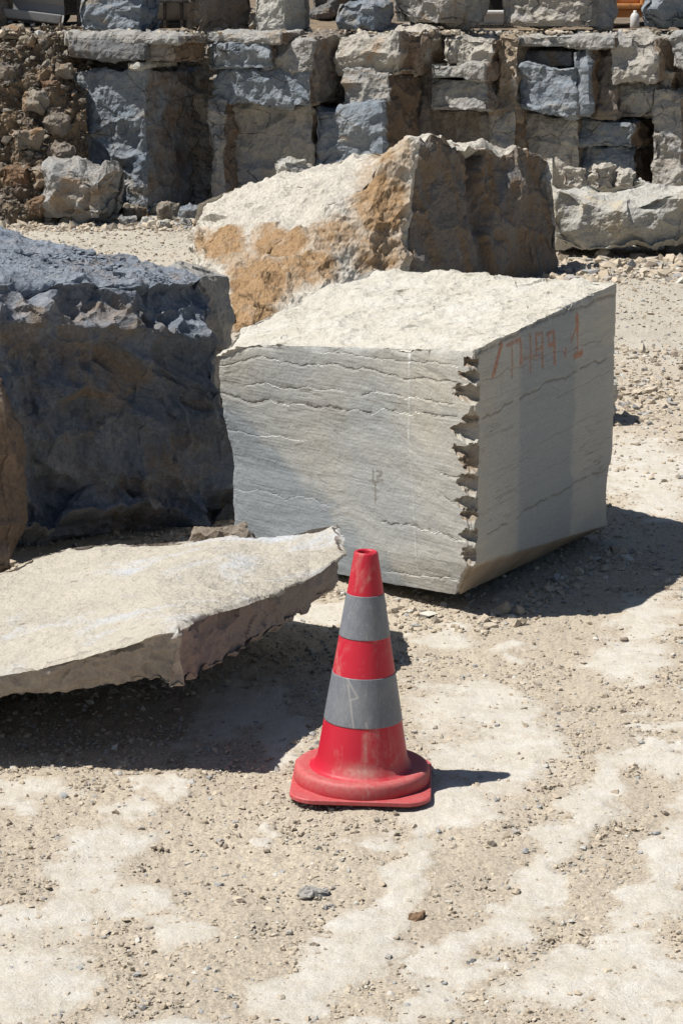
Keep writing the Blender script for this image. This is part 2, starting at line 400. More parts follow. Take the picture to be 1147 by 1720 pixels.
_t = (1+5**.5)/2
ICO_V = np.array([(-1, _t, 0), (1, _t, 0), (-1, -_t, 0), (1, -_t, 0), (0, -1, _t), (0, 1, _t), (0, -1, -_t), (0, 1, -_t), (_t, 0, -1), (_t, 0, 1), (-_t, 0, -1), (-_t, 0, 1)])
ICO_V /= np.linalg.norm(ICO_V[0])
ICO_F = np.array([(0, 11, 5), (0, 5, 1), (0, 1, 7), (0, 7, 10), (0, 10, 11), (1, 5, 9), (5, 11, 4), (11, 10, 2), (10, 7, 6), (7, 1, 8), (3, 9, 4), (3, 4, 2), (3, 2, 6), (3, 6, 8), (3, 8, 9), (4, 9, 5), (2, 4, 11), (6, 2, 10), (8, 6, 7), (9, 8, 1)])
def scatter(name, pos, rad, mat, label, flat=.62, tone=None, rough_=.28):
    """many little angular stones as one mass"""
    n = len(pos); r = np.random.default_rng(len(pos))
    tv = np.stack([ICO_V*(1+rough_*r.normal(size=(12, 1))) for _ in range(24)])
    v = tv[r.integers(0, 24, n)]
    ax = np.stack([r.uniform(.65, 1.35, n), r.uniform(.65, 1.35, n), r.uniform(.45, 1.0, n)*flat/.62*.9], 1)
    v = v*ax[:, None, :]
    a = r.uniform(0, 6.283, n); tl = r.normal(0, .35, n)
    c, s = np.cos(tl)[:, None], np.sin(tl)[:, None]
    y, z = v[:, :, 1]*c-v[:, :, 2]*s, v[:, :, 1]*s+v[:, :, 2]*c
    c, s = np.cos(a)[:, None], np.sin(a)[:, None]
    x, y = v[:, :, 0]*c-y*s, v[:, :, 0]*s+y*c
    V = np.stack([x, y, z], -1)*rad[:, None, None]+pos[:, None, :]
    F = (ICO_F[None]+12*np.arange(n)[:, None, None]).reshape(-1, 3)
    t = r.random(n) if tone is None else tone
    o = mesh_obj(name, V.reshape(-1, 3), F, mat, attrs={'tone': np.repeat(t, 12)}, origin=(0, 0, 0))
    return tag(o, label, None, kind='stuff')
def gravel():
    r = np.random.default_rng(3)
    X, Y, R = [], [], []
    for d0, d1, dens, med, cap in ((4.6, 6.6, 7600, .0030, .012), (6.6, 8.6, 6400, .0031, .013), (8.6, 11.5, 2600, .0040, .016), (11.5, 16, 900, .0055, .022), (16, 24, 420, .0065, .022)):
        n = int(dens*(d1**2-d0**2)/2*.40)
        y = np.sqrt(r.uniform(d0**2, d1**2, n)); x = r.uniform(-.20, .20, n)*y
        X.append(x); Y.append(y); R.append(np.minimum(med*np.exp(.58*r.normal(size=n)), cap))
    x, y, rad = map(np.concatenate, (X, Y, R))
    pm = pale(x, y)
    keep = r.random(len(x)) < np.where(y < 11.5, (1-.86*sstep(.15, .9, pm))*(.35+.65*sstep(-.35, .35, fbm(np.stack([x, y, 0*x], 1), .6, 3, .6, 21.0))), .8)
    x, y, rad = x[keep], y[keep], rad[keep]
    for (xa, ya), (xb, yb), k in (((-.45, 10.1), (.5, 8.95), 500), ((.5, 8.95), (1.22, 10.35), 700), ((-1.6, 9.8), (-.5, 10.7), 500), ((.6, 18.0), (1.8, 19.4), 500), ((1.8, 20.6), (3.2, 20.1), 300)):
        t = r.random(k); o_ = np.abs(r.normal(0, .07, k)); dx, dy = xb-xa, yb-ya; l = math.hypot(dx, dy)
        x = np.concatenate([x, xa+t*dx+o_*dy/l]); y = np.concatenate([y, ya+t*dy-o_*dx/l]); rad = np.concatenate([rad, np.minimum(.006*np.exp(.7*r.normal(size=k)), .032)])
    P = np.stack([x, y, 0*x], 1)
    z = gheight(x, y)+.25*rad
    scatter('gravel', np.stack([x, y, z], 1), rad, M['gravel'], 'loose beige and grey gravel strewn over the quarry floor')
gravel()

# ------------------------------------------------------------------ sawn block
def sawn_block():
    N0, L0, R0 = np.array([.51, 9.05]), np.array([-.475, 10.2]), np.array([1.205, 10.42])
    B0 = np.array([.155, 11.45])
    def P(p, z): return [p[0], p[1], z]
    ein = np.array([-.12, .07])           # undercut of the right hand foot
    bot = [[P(L0+np.array([-.01, .0]), -.02), P(N0+np.array([-.045, .10]), .085)], [P(B0, 0), P(R0+ein*.9, .0)]]
    low = [[P(L0, .10), P(N0, .235)], [P(B0, .1), P(R0, .07)]]
    lowm = [[P(L0, .40), P(N0, .5)], [P(B0, .4), P(R0+np.array([.0, .0]), .42)]]
    top = [[P(L0+np.array([-.095, .0]), .93), P(N0, 1.085)], [P(B0, 1.09), P(R0, 1.165)]]
    lay = np.array([bot, low, lowm, top])
    # more control rows so that layers sit where they should along w
    def at(z): return None
    V, F, Nn, h = loft(lay, .0048)
    uvw = h['uvw']; u, v, w = uvw.T
    du, dv, dw = h['size']
    # remap w so the bands take their true share of the height
    ww = np.interp(w, [0, .14, .42, 1], [0, 1/3, 2/3, 1])
    V = sample(lay, np.stack([u, v, ww], 1)); Nn = normals(V, F)
    fu = np.array([*(N0-L0), 0]); fu /= np.linalg.norm(fu); fv = np.array([*(R0-N0), 0]); fv /= np.linalg.norm(fv)
    onf = v < 1e-6; onr = u > 1-1e-6; ont = w > 1-1e-6; onl = u < 1e-6
    d = np.zeros(len(V))
    # bedded relief on the sawn sides
    q = warp(V, .6, .10, 1.0); q = q*np.array([.16, .16, 1.0])+np.array([0, 0, 1])*(V[:, :1]*.06)
    side = ~ont
    beds = fbm(q, .075, 4, .55, 2.0, True)
    d += np.where(side, .0012*beds+.0012*fbm(V, .05, 4, .6, 3.0)+.004*fbm(V, .5, 2, .5, 3.5), 0)
    ledge = facet(q, .085, 4.0, .35)
    gate = sstep(.0, .6, fbm(V, .35, 3, .5, 5.5)+.15)
    d += np.where(side, .007*ledge*gate*(.35+.65*sstep(.62, .85, V[:, 2])), 0)
    # rough bed on top
    tq = warp(V, .3, .06, 6.0)
    d += np.where(ont, -.026*facet(tq, .24, 7.0, 1.3)-.013*facet(tq, .07, 8.0, 1.3)+.006*fbm(V, .045, 4, .6, 9.0)+.012*fbm(V, .35, 2, .5, 2.2), 0)
    # broken rim
    et = (1-w)*dw
    ragged = np.clip(.5+facet(V*np.array([1, 1, .35]), .10, 11.0)*1.1+.35*fbm(V, .05, 3, .6, 12.0), 0, 1.4)
    rim = np.exp(-np.where(ont, np.minimum(np.minimum(u, 1-u)*du, np.minimum(v, 1-v)*dv), et)/.022)
    d -= .017*rim*ragged
    ev = np.exp(-np.where(onl, v*dv, u*du)/.03)*((onl) | (onf))
    d -= .012*ev*ragged
    V2 = V+Nn*d[:, None]
    # big spall at the upper left corner
    pc = V2-np.array([L0[0]-.06, L0[1], .93])
    sp = np.exp(-(np.linalg.norm(pc*np.array([.8, .8, 1.0]), axis=1)/.13)**2)
    V2[:, 2] -= .055*sp; V2[:, :2] += sp[:, None]*.04*fu[:2]
    # flakes broken off the near upright corner: stepped cuts between the two sawn faces
    z = V[:, 2]
    zz = np.linspace(-.1, 1.3, 1400)
    rr = np.random.default_rng(23)
    cz = np.zeros_like(zz); k = 0.0
    cz += .026
    def zof(Y): p = N0; vv = ray(800, Y); t = p[1]/vv[1]; return CAM_H+vv[2]*t
    for ya, yb, wd_, k0 in ((592, 622, .062, .75), (628, 646, .105, .6), (650, 682, .125, .85), (700, 722, .07, .4), (716, 748, .150, .75), (751, 776, .130, .9), (772, 796, .085, .7), (800, 836, .085, .9), (839, 866, .10, .9), (862, 884, .055, .5), (892, 916, .075, .8), (924, 952, .06, .7)):
        zt, zb_ = zof(ya), zof(yb); m_ = (zz < zt) & (zz > zb_); f_ = (zt-zz[m_])/(zt-zb_)
        cz[m_] = np.maximum(cz[m_], .022+.78*wd_*np.interp(f_, [0, .06, .35, .68, 1], [.25, k0, 1, .8, .05]))
    cz = np.convolve(cz, np.ones(11)/11, 'same')
    cz = np.where(zz > 1.045, .012, cz)
    zw = z+.010*fbm(V, .04, 2, .5, 15.0)
    c = np.interp(zw, zz, cz)*(1+.18*fbm(V, .05, 2, .5, 16.0)+.40*facet(V*np.array([.12, .12, 1]), .022, 18.0, 1.2)); c = np.maximum(c, .006); e = np.minimum(c*.8, .055)
    a = (1-u)*du; b = v*dv
    mf = onf & (a < c); mr = onr & (b < e) & ~onf
    s = np.where(mf, .5+.5*a/c, .5-.5*b/e)
    dent = -(.009*np.sin(np.pi*np.clip(s, 0, 1)))+.004*fbm(V, .03, 3, .6, 17.0)
    m = mf | mr
    nu_, nb = c*s, e*(1-s)
    shift = (-(nu_-a*mf)[:, None]*fu+(nb-b*mr)[:, None]*fv)
    nrm = -fv*.7+fu*.7
    V2 = np.where(m[:, None], V2+shift+nrm*dent[:, None]*np.clip(c/.05, 0, 1)[:, None], V2)
    chip = np.where(m, sstep(.012, .05, c)*np.clip(.75+.8*fbm(V*np.array([.3, .3, 1]), .07, 2, .5, 20.0), .25, 1), 0)  # flake faces coloured brown for the shade they lie in
    # scoop knocked out of the far lower corner of the right hand face
    sc_ = np.exp(-np.maximum(dv-b, 0)/.05)*np.where(u > .6, 1, 0)*np.exp(-(((V[:, 2]-.21)/.15)**4))*(1-.3*np.abs(fbm(V, .1, 2, .5, 19.0)))
    V2 -= (.062*sc_)[:, None]*fv
    under = (z < .235+.17*(0-b*.06)) & onr
    chip = np.maximum(chip, np.where(onr, .95*sstep(.02, -.02, z-(.225-.105*b)), 0))  # shade under the foot painted in the same dark brown
    crack = np.zeros(len(V))
    fn = {'r': np.cross(fv, [0, 0, 1.0]), 'f': np.cross(fu, [0, 0, 1.0])}
    def on_face(X, Y, which):
        p0 = np.array([N0[0], N0[1], .5]); n_ = fn[which]; r_ = ray(X, Y)
        p = EYE+r_*((p0-EYE)@n_)/(r_@n_)
        return (p-p0)@(fv if which == 'r' else fu), p[2]
    wig = .016*fbm(V, .16, 4, .6, 31.0); wig2 = fbm(V, .12, 3, .6, 32.0)
    s_f = (V-np.array([*N0, 0]))@fu
    relief = np.zeros(len(V))
    for pts, wd, st_ in (([(362, 590), (430, 596), (509, 609), (600, 618), (690, 633), (800, 648)], .0045, .9), ([(372, 655), (431, 673), (509, 683), (621, 690), (700, 694), (776, 704)], .0060, 1.0),
            ([(440, 556), (520, 572), (620, 578), (700, 590)], .0040, .8), ([(540, 590), (640, 600), (780, 616)], .003, .6), ([(375, 722), (450, 730), (520, 745)], .0030, .6), ([(730, 793), (790, 812)], .004, .9), ([(738, 832), (792, 858)], .004, .9),
            ([(635, 873), (690, 884), (734, 894), (800, 915)], .0050, .9), ([(640, 958), (700, 968), (785, 985)], .003, .7), ([(420, 640), (500, 652), (590, 655)], .003, .7), ([(600, 660), (690, 668), (770, 680)], .0035, .7), ([(385, 820), (470, 832), (560, 850)], .0025, .5)):
        qq = np.array([on_face(X, Y, 'f') for X, Y in pts]); o_ = np.argsort(qq[:, 0]); zl = np.interp(s_f, qq[o_, 0], qq[o_, 1])+wig
        inside = sstep(0, .05, s_f-qq[:, 0].min())*sstep(0, .05, qq[:, 0].max()-s_f)*onf
        dz_ = z-zl; gate_ = sstep(-.35, .1, wig2)
        crack = np.maximum(crack, inside*gate_*st_*np.exp(-(dz_/wd)**2))
        relief += inside*st_*(.0014*np.exp(-np.maximum(-dz_, 0)/.03)*(dz_ < 0)-.004*np.exp(-np.maximum(dz_, 0)/.025)*(dz_ >= 0))
    s_r = (V-np.array([*N0, 0]))@fv
    for pts, wd, st_ in (([(811, 701), (889, 662), (938, 634), (1037, 592)], .0055, 1.0), ([(818, 898), (870, 868), (903, 845), (966, 813), (1037, 775)], .0042, .95), ([(800, 596), (832, 577), (903, 541), (960, 520), (1033, 493)], .007, .9), ([(812, 640), (850, 622), (930, 592), (1036, 560)], .0035, .6),
            ([(935, 665), (990, 640), (1038, 612)], .003, .6), ([(860, 770), (930, 730), (1010, 690)], .0025, .45), ([(890, 800), (960, 765), (1036, 730)], .0022, .45), ([(818, 800), (880, 768), (930, 750)], .0022, .4)):
        qq = np.array([on_face(X, Y, 'r') for X, Y in pts]); zl = np.interp(s_r, qq[:, 0], qq[:, 1])+.8*wig
        inside = sstep(0, .04, s_r-qq[:, 0].min()+.03)*sstep(0, .04, qq[:, 0].max()+.03-s_r)*onr
        crack = np.maximum(crack, inside*sstep(-.9, -.25, wig2)*st_*np.exp(-((z-zl)/wd)**2))
        relief += inside*st_*.003*np.tanh((z-zl)/.01)*np.exp(-np.abs(z-zl)/.03)
    crack = np.clip(crack, 0, 1)*.62
    V2 += Nn*(relief-.006*crack)[:, None]
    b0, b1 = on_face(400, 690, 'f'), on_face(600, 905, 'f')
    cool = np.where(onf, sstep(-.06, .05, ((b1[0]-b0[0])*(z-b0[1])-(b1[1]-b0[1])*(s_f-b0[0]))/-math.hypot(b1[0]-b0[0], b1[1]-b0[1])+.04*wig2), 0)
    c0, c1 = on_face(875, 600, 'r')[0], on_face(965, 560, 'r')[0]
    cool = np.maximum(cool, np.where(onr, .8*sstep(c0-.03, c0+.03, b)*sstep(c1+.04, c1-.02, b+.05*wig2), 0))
    root = empty('sawn_block', (.3, 10.2, 0))
    tag(root, 'big pale grey sawn limestone block with an orange number on its side', 'stone block')
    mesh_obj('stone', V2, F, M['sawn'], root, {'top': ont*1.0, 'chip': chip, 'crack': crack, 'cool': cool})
    # thin coats that follow the stone: paint, scribed line, mason's mark
    N2 = normals(V2, F)
    def coat(name, strokes, which, mat, lift, thr=.12):
        sel = onr if which == 'r' else onf
        s_ = np.where(sel, (V2-np.array([*N0, 0]))@(fv if which == 'r' else fu), 99); zc = V2[:, 2]
        m_ = np.zeros(len(V2))
        for pts, wd, st in strokes:
            q_ = [on_face(X, Y, which) for X, Y in pts]
            for (a0, b0), (a1, b1) in zip(q_[:-1], q_[1:]):
                dx, dy = a1-a0, b1-b0; t = np.clip(((s_-a0)*dx+(zc-b0)*dy)/(dx*dx+dy*dy+1e-12), 0, 1)
                dist = np.hypot(s_-a0-t*dx, zc-b0-t*dy)
                m_ = np.maximum(m_, st*np.exp(-(dist/wd)**2))
        fm = (m_[F] > thr).any(1) & sel[F].all(1)
        ids = np.unique(F[fm]); mp = np.full(len(V2), -1); mp[ids] = np.arange(len(ids))
        mesh_obj(name, V2[ids]+N2[ids]*lift, mp[F[fm]], mat, root, {'coat': m_[ids]})
    def q(*p): return [(800+x/4.41, 500+y/4.41) for x, y in p]
    W = .0115
    strokes = [(q((185, 350), (120, 570)), W*1.15, 1), (q((225, 355), (315, 308)), W*.9, .6), (q((258, 335), (262, 590)), W*.8, .5),
        (q((320, 310), (326, 470)), W, .75), (q((326, 470), (326, 440)), W*1.5, .8), (q((326, 455), (462, 425)), W*.7, .45), (q((393, 275), (402, 545)), W*.8, .6),
        (q((438, 275), (440, 400)), W*.9, .75), (q((438, 280), (486, 262)), W*.7, .5), (q((484, 262), (490, 515)), W*.9, .7), (q((440, 395), (486, 365)), W*.7, .55),
        (q((524, 268), (572, 250)), W*.8, .65), (q((528, 265), (533, 350)), W*.8, .6), (q((533, 352), (572, 345)), W, .75), (q((570, 250), (576, 490)), W*.95, .75),
        (q((652, 385), (652, 428)), W*1.1, .6), (q((741, 140), (741, 250)), W*1.35, 1), (q((741, 250), (743, 430)), W*.8, .7), (q((738, 215), (694, 325)), W*.85, .6),
        (q((720, 432), (776, 408)), W*1.3, .85), (q((186, 560), (180, 690)), W*.5, .25), (q((400, 545), (402, 640)), W*.5, .22)]
    n = Nodes('orange_spray_paint'); tr = n.new('ShaderNodeBsdfTransparent'); mx = n.new('ShaderNodeMixShader')
    al = n.math('MULTIPLY', n.ramp(n.attr('coat'), [(.08, 0), (.8, .72)]), n.ramp(n.noise(60, 6, .8, n.mapping((1, 1, 1.6))), [(.30, .15), (.58, 1)]))
    n.done((.52, .21, .11), .8); n.ln(al, mx.inputs[0]); n.ln(tr.outputs[0], mx.inputs[1]); n.ln(n.b.outputs[0], mx.inputs[2]); n.ln(mx.outputs[0], n.out.inputs[0])
    coat('painted_number', strokes, 'r', n.m, .0012)
    n2 = Nodes('stone_dust_line'); tr = n2.new('ShaderNodeBsdfTransparent'); mx = n2.new('ShaderNodeMixShader')
    al = n2.math('MULTIPLY', n2.ramp(n2.attr('coat'), [(.1, 0), (.8, .85)]), n2.ramp(n2.noise(25, 6, .8), [(.36, .1), (.6, 1)]))
    n2.done((.72, .71, .67), .9); n2.ln(al, mx.inputs[0]); n2.ln(tr.outputs[0], mx.inputs[1]); n2.ln(n2.b.outputs[0], mx.inputs[2]); n2.ln(mx.outputs[0], n2.out.inputs[0])
    coat('scribed_line', [([(692, 566), (690, 680)], .0075, 1), ([(690, 680), (688, 740)], .0065, .9), ([(690, 740), (700, 965)], .0055, .55)], 'f', n2.m, .0012)
    n3 = Nodes('scratched_mark'); n3.done((.25, .24, .215), .9)
    coat('scratched_mark', [([(628, 790), (628, 808), (634, 808)], .0028, 1), ([(634, 790), (642, 791), (641, 797), (635, 801), (635, 806), (644, 806)], .0026, 1), ([(631, 810), (631, 845)], .0018, .7)], 'f', n3.m, .0008, .3)
sawn_block()

# ------------------------------------------------------------------ tilted slab
def slab():
    front = [(-330, 1212, 7.30), (-150, 1172, 7.28), (0, 1136, 7.27), (90, 1118, 7.26), (175, 1098, 7.25), (250, 1074, 7.22), (300, 1060, 7.20), (345, 1036, 7.42), (395, 1022, 7.63), (450, 1003, 7.87), (520, 972, 8.18), (583, 928, 8.45)]
    back = [(-330, 1068, .12), (-150, 1016, .16), (0, 964, .21), (55, 937, .23), (110, 922, .25), (160, 914, .27), (230, 913, .30), (330, 905, .33), (400, 900, .355), (455, 903, .37), (520, 892, .40), (571, 882, .43)]
    f_ = np.array([gy(*p) for p in front]); b_ = np.array([gz(*p) for p in back])
    top = np.array([f_*(1-t)+b_*t for t in (0, .33, .66, 1)])
    th = np.interp(np.linspace(0, 1, 12), [0, .2, .42, .55, .64, .8, 1], [.115, .12, .15, .205, .20, .165, .10])
    cen = top.mean(axis=(0, 1))
    bot = top.copy()
    for i in range(4):
        for j in range(12):
            inset = (cen-top[i, j])*np.array([1, 1, 0])
            inset = inset/np.linalg.norm(inset)*((.105 if i == 0 and j < 6 else .02 if i == 0 else .05) if i in (0, 3) or j == 11 else 0.0)
            bot[i, j] = top[i, j]-np.array([0, 0, th[j]])+inset
    lay = np.array([bot, top])
    V, F, N, h = loft(lay, .0065)
    u, v, w = h['uvw'].T
    ont = w > 1-1e-6
    q = warp(V, .35, .08, 2.0)
    d = np.where(ont, -.016*facet(q, .34, 1.0)-.008*facet(q, .11, 2.0)+.0045*fbm(V, .05, 5, .65, 3.0)+.012*fbm(V, .5, 2, .5, 3.3),
                 -.026*facet(q*np.array([1, 1, 1.6]), .24, 4.0, 1.4)-.024*facet(q*np.array([1, 1, 1.6]), .09, 5.0, 1.5)-.008*facet(q, .035, 5.5, 1.4)+.004*fbm(V, .04, 4, .6, 6.0))
    e = h['edge']; rag = np.clip(.5+facet(V, .08, 7.0)*1.2+.4*fbm(V, .04, 3, .6, 8.0), 0, 1.5)
    d -= .020*np.exp(-e/.016)*rag
    V = V+N*d[:, None]
    m = stone('buff_slab_limestone', (.445, .405, .335), (.37, .34, .285), (.43, .44, .45), (.54, .66), 2.0, grain=90, bumpd=.006, pits=.9, gmix=.42, attr_col=(.235, .20, .18))  # attr_col is the brown-grey shade colour of the slab's sides
    o = mesh_obj('stone_slab', V, F, m, attrs={'stain_shade': np.where(ont, .08, np.where(u > .55, .85, .58))})  # shade painted on the broken sides, deepest towards the right end
    tag(o, 'thick buff stone slab tilted up off the ground beside the traffic cone', 'stone slab')
slab()

# ------------------------------------------------------------------ large rocks
def grid_rock(name, layers, mat, step, label, seed, parent=None, attrs=None, cat='rock', **kw):
    V, F, N, h = loft(layers, step)
    V2 = rough(V, N, h['edge'], seed=seed, **kw)
    at = attrs(V2, h, N) if attrs else {'stain_shade': np.zeros(len(V))}
    o = mesh_obj(name, V2, F, mat, parent, at)
    if label: tag(o, label, cat)
    return o

def dark_block():
    def c(x, y, z): return [x, y, z]
    #        left .. right along the shaded front
    bot = [[c(-2.5, 9.75, -.03), c(-1.5, 10.05, -.03), c(-.84, 10.50, -.03), c(-.43, 10.83, -.03)], [c(-2.7, 12.3, -.03), c(-1.8, 12.1, -.03), c(-1.1, 11.7, -.03), c(-.47, 11.25, -.03)]]
    m1 = [[c(-2.5, 9.70, .6), c(-1.5, 9.99, .6), c(-.84, 10.45, .6), c(-.47, 10.80, .6)], [c(-2.7, 12.3, .6), c(-1.8, 12.1, .6), c(-1.1, 11.7, .6), c(-.60, 11.2, .6)]]
    top = [[c(-2.5, 9.80, 1.21), c(-1.5, 10.04, 1.17), c(-.84, 10.45, 1.13), c(-.58, 10.75, 1.08)], [c(-2.7, 12.3, 1.27), c(-1.8, 12.15, 1.22), c(-1.08, 11.55, 1.15), c(-.66, 11.1, 1.08)]]
    m2 = [[[a[0], a[1], a[2]-d_] for a, d_ in zip(top[0], (.15, .12, .17, .20))], [list(a) for a in m1[1]]]
    for a in m2[1]: a[2] = 1.0
    top = [[[a[0]-ix, a[1]+iy, a[2]+.015] for a, (ix, iy) in zip(top[0], ((.0, .16), (.02, .15), (.07, .15), (.12, .10)))], top[1]]
    V, F, N, h = loft([bot, m1, m2, top], .0078)
    u, v, w = h['uvw'].T; ont = w > 1-1e-6
    et = np.where(ont, np.minimum(v*h['size'][1], (1-u)*h['size'][0]), (1-w)*h['size'][2])
    fr = (v < 1e-6) | (u > 1-1e-6) | ont
    Vd = warp(V, .5, .10, 31.0); Vd = Vd+np.stack([0*w, 0*w, .55*Vd[:, 0]], 1)         # fractures run down to the left
    body = -.15*facet(Vd, .70, 31.0, 1.3)-.11*facet(Vd*np.array([1, 1, 1.5]), .27, 33.0, 1.5)-.055*facet(Vd, .10, 34.0, 1.6)-.020*facet(Vd, .042, 34.5, 1.5)+.006*fbm(V, .06, 4, .6, 35.0)-.03
    topd = -.045*facet(V, .5, 36.0)-.035*facet(V, .14, 9.0, 1.3)-.016*facet(V, .05, 9.7, 1.3)+.005*fbm(V, .03, 3, .6, 9.5)
    V2 = V+N*np.where(ont, topd*np.clip(et/.10, .3, 1), body*(1-.72*sstep(.52, .70, w)))[:, None]
    wb = sstep(.60, .70, w)*(1-ont)*((v < 1e-6) | (u > 1-1e-6))
    et2 = np.where(ont, et, .3)
    V2 += N*(wb*(-.075*facet(warp(V, .25, .05, 7.0), .17, 45.0, 1.5)-.045*facet(V, .065, 46.0, 1.5)+.012)*np.sin(np.pi*np.clip((w-.6)/.4, 0, 1))**.5)[:, None]
    sp = .55*np.exp(-(et/.10)**2)*(np.clip(.02-facet(warp(V, .3, .06, 3.0), .22, 41.0, 1.4)*2.4, 0, 1.5)+.45*np.clip(-facet(V, .075, 42.0, 1.4)*1.8, 0, 1))*fr
    inw = np.array([-.45, .55, -.70])
    V2 += (.15*sp)[:, None]*inw
    st = np.where(ont, .55+.25*fbm(V, .2, 3, .6, 4.0), .0)+wb*(.26+.25*fbm(V, .12, 3, .6, 14.0))  # tints the top and the broken rim a paler blue-grey
    o = mesh_obj('dark_boulder', V2, F, M['dark'], attrs={'stain_shade': st})
    tag(o, 'huge dark blue-grey rough block at the left, its near face in shade', 'rock')
    r = np.random.default_rng(8)
    n = 800; a, b = r.random(n), r.random(n)**.8
    lay = np.array([bot, m1, m2, top]); p = sample(lay, np.stack([.25+.72*a, .12+.8*b, np.ones(n)], 1)); p[:, 2] -= .004
    scatter('stone_chips', p, np.minimum(.006*np.exp(.6*r.normal(size=n)), .03), M['chips'], 'small stone chips lying on top of the dark blue block', flat=.5)
dark_block()

def box_layers(cx, cy, z0, z1, wx, wy, yaw, taper=.9, lean=(0, 0)):
    c, s = math.cos(yaw), math.sin(yaw)
    def g(z, k, ox=0, oy=0): return [[[cx+ox+c*a*wx/2*k-s*b*wy/2*k, cy+oy+s*a*wx/2*k+c*b*wy/2*k, z] for a in (-1, 0, 1)] for b in (-1, 0, 1)]
    return [g(z0, taper), g(z0+.45*(z1-z0), 1.0, lean[0]*.45, lean[1]*.45), g(z1, taper, *lean)]

def boulder(name, cx, cy, z0, wx, wy, hz, mat, label, seed, yaw=0.0, step=.012, rnd=.55, group=None, cat='rock', s=None, parent=None, ruff=1.0, lean=0.0):
    """rounded block: between a box and an egg, then broken into facets"""
    n = [int(np.clip(round(k/step), 6, 160)) for k in (wx, wy, hz)]
    la = lattice(*n); q = la.uvw*2-1
    sph = q*np.sqrt(np.maximum(1-q[:, [1, 2, 0]]**2/2-q[:, [2, 0, 1]]**2/2+(q[:, [1, 2, 0]]**2*q[:, [2, 0, 1]]**2)/3, 0))
    p = (q*(1-rnd)*.86+sph*rnd)*np.array([wx, wy, hz])/2
    p[:, 0] += lean*p[:, 2]
    V = p+np.array([0, 0, hz/2]); N = normals(V, la.F)
    s = s or (wx+wy+hz)/3*1.1
    V = rough(V+seed*3.0, N, np.full(len(V), 9.0), s=s, big=.16*s*ruff, mid=.06*s*ruff, small=.016*s*ruff, chip=0, seed=seed)-seed*3.0
    c, sn = math.cos(yaw), math.sin(yaw)
    W = np.stack([c*V[:, 0]-sn*V[:, 1]+cx, sn*V[:, 0]+c*V[:, 1]+cy, V[:, 2]+z0], 1)
    o = mesh_obj(name, W, la.F, mat, parent, {'stain_shade': np.zeros(len(W))})
    if label: tag(o, label, cat, group)
    return o

boulder('brown_boulder', -1.71, 9.48, -.05, .98, .55, 1.05, M['left_brown'], 'brown boulder cut by the left edge in front of the dark blue block', 3.0, .25, .011, .62, ruff=.55)
boulder('grey_stone', -.78, 12.05, -.03, .36, .5, 1.13, M['grey'], 'upright grey stone peeping out between the dark blue block and the ochre rock', 5.0, -.5, .012, .35, ruff=.55)
boulder('dark_rubble_stone', -.51, 9.98, -.06, .30, .24, .25, M['brown'], 'low dark stone in the shade at the foot of the dark blue block', 6.0, .3, .009, .6)
boulder('prop_stone', -.95, 8.35, -.05, .55, .5, .20, M['grey'], 'rough stone in deep shadow propping up the tilted slab', 7.0, .4, .012, .5)
boulder('hidden_rock', 1.30, 13.25, -.05, .45, .35, .52, M['pale'], 'pale rock mostly hidden behind the sawn block, its shadow showing at the right', 8.0, .2, .014, .5)

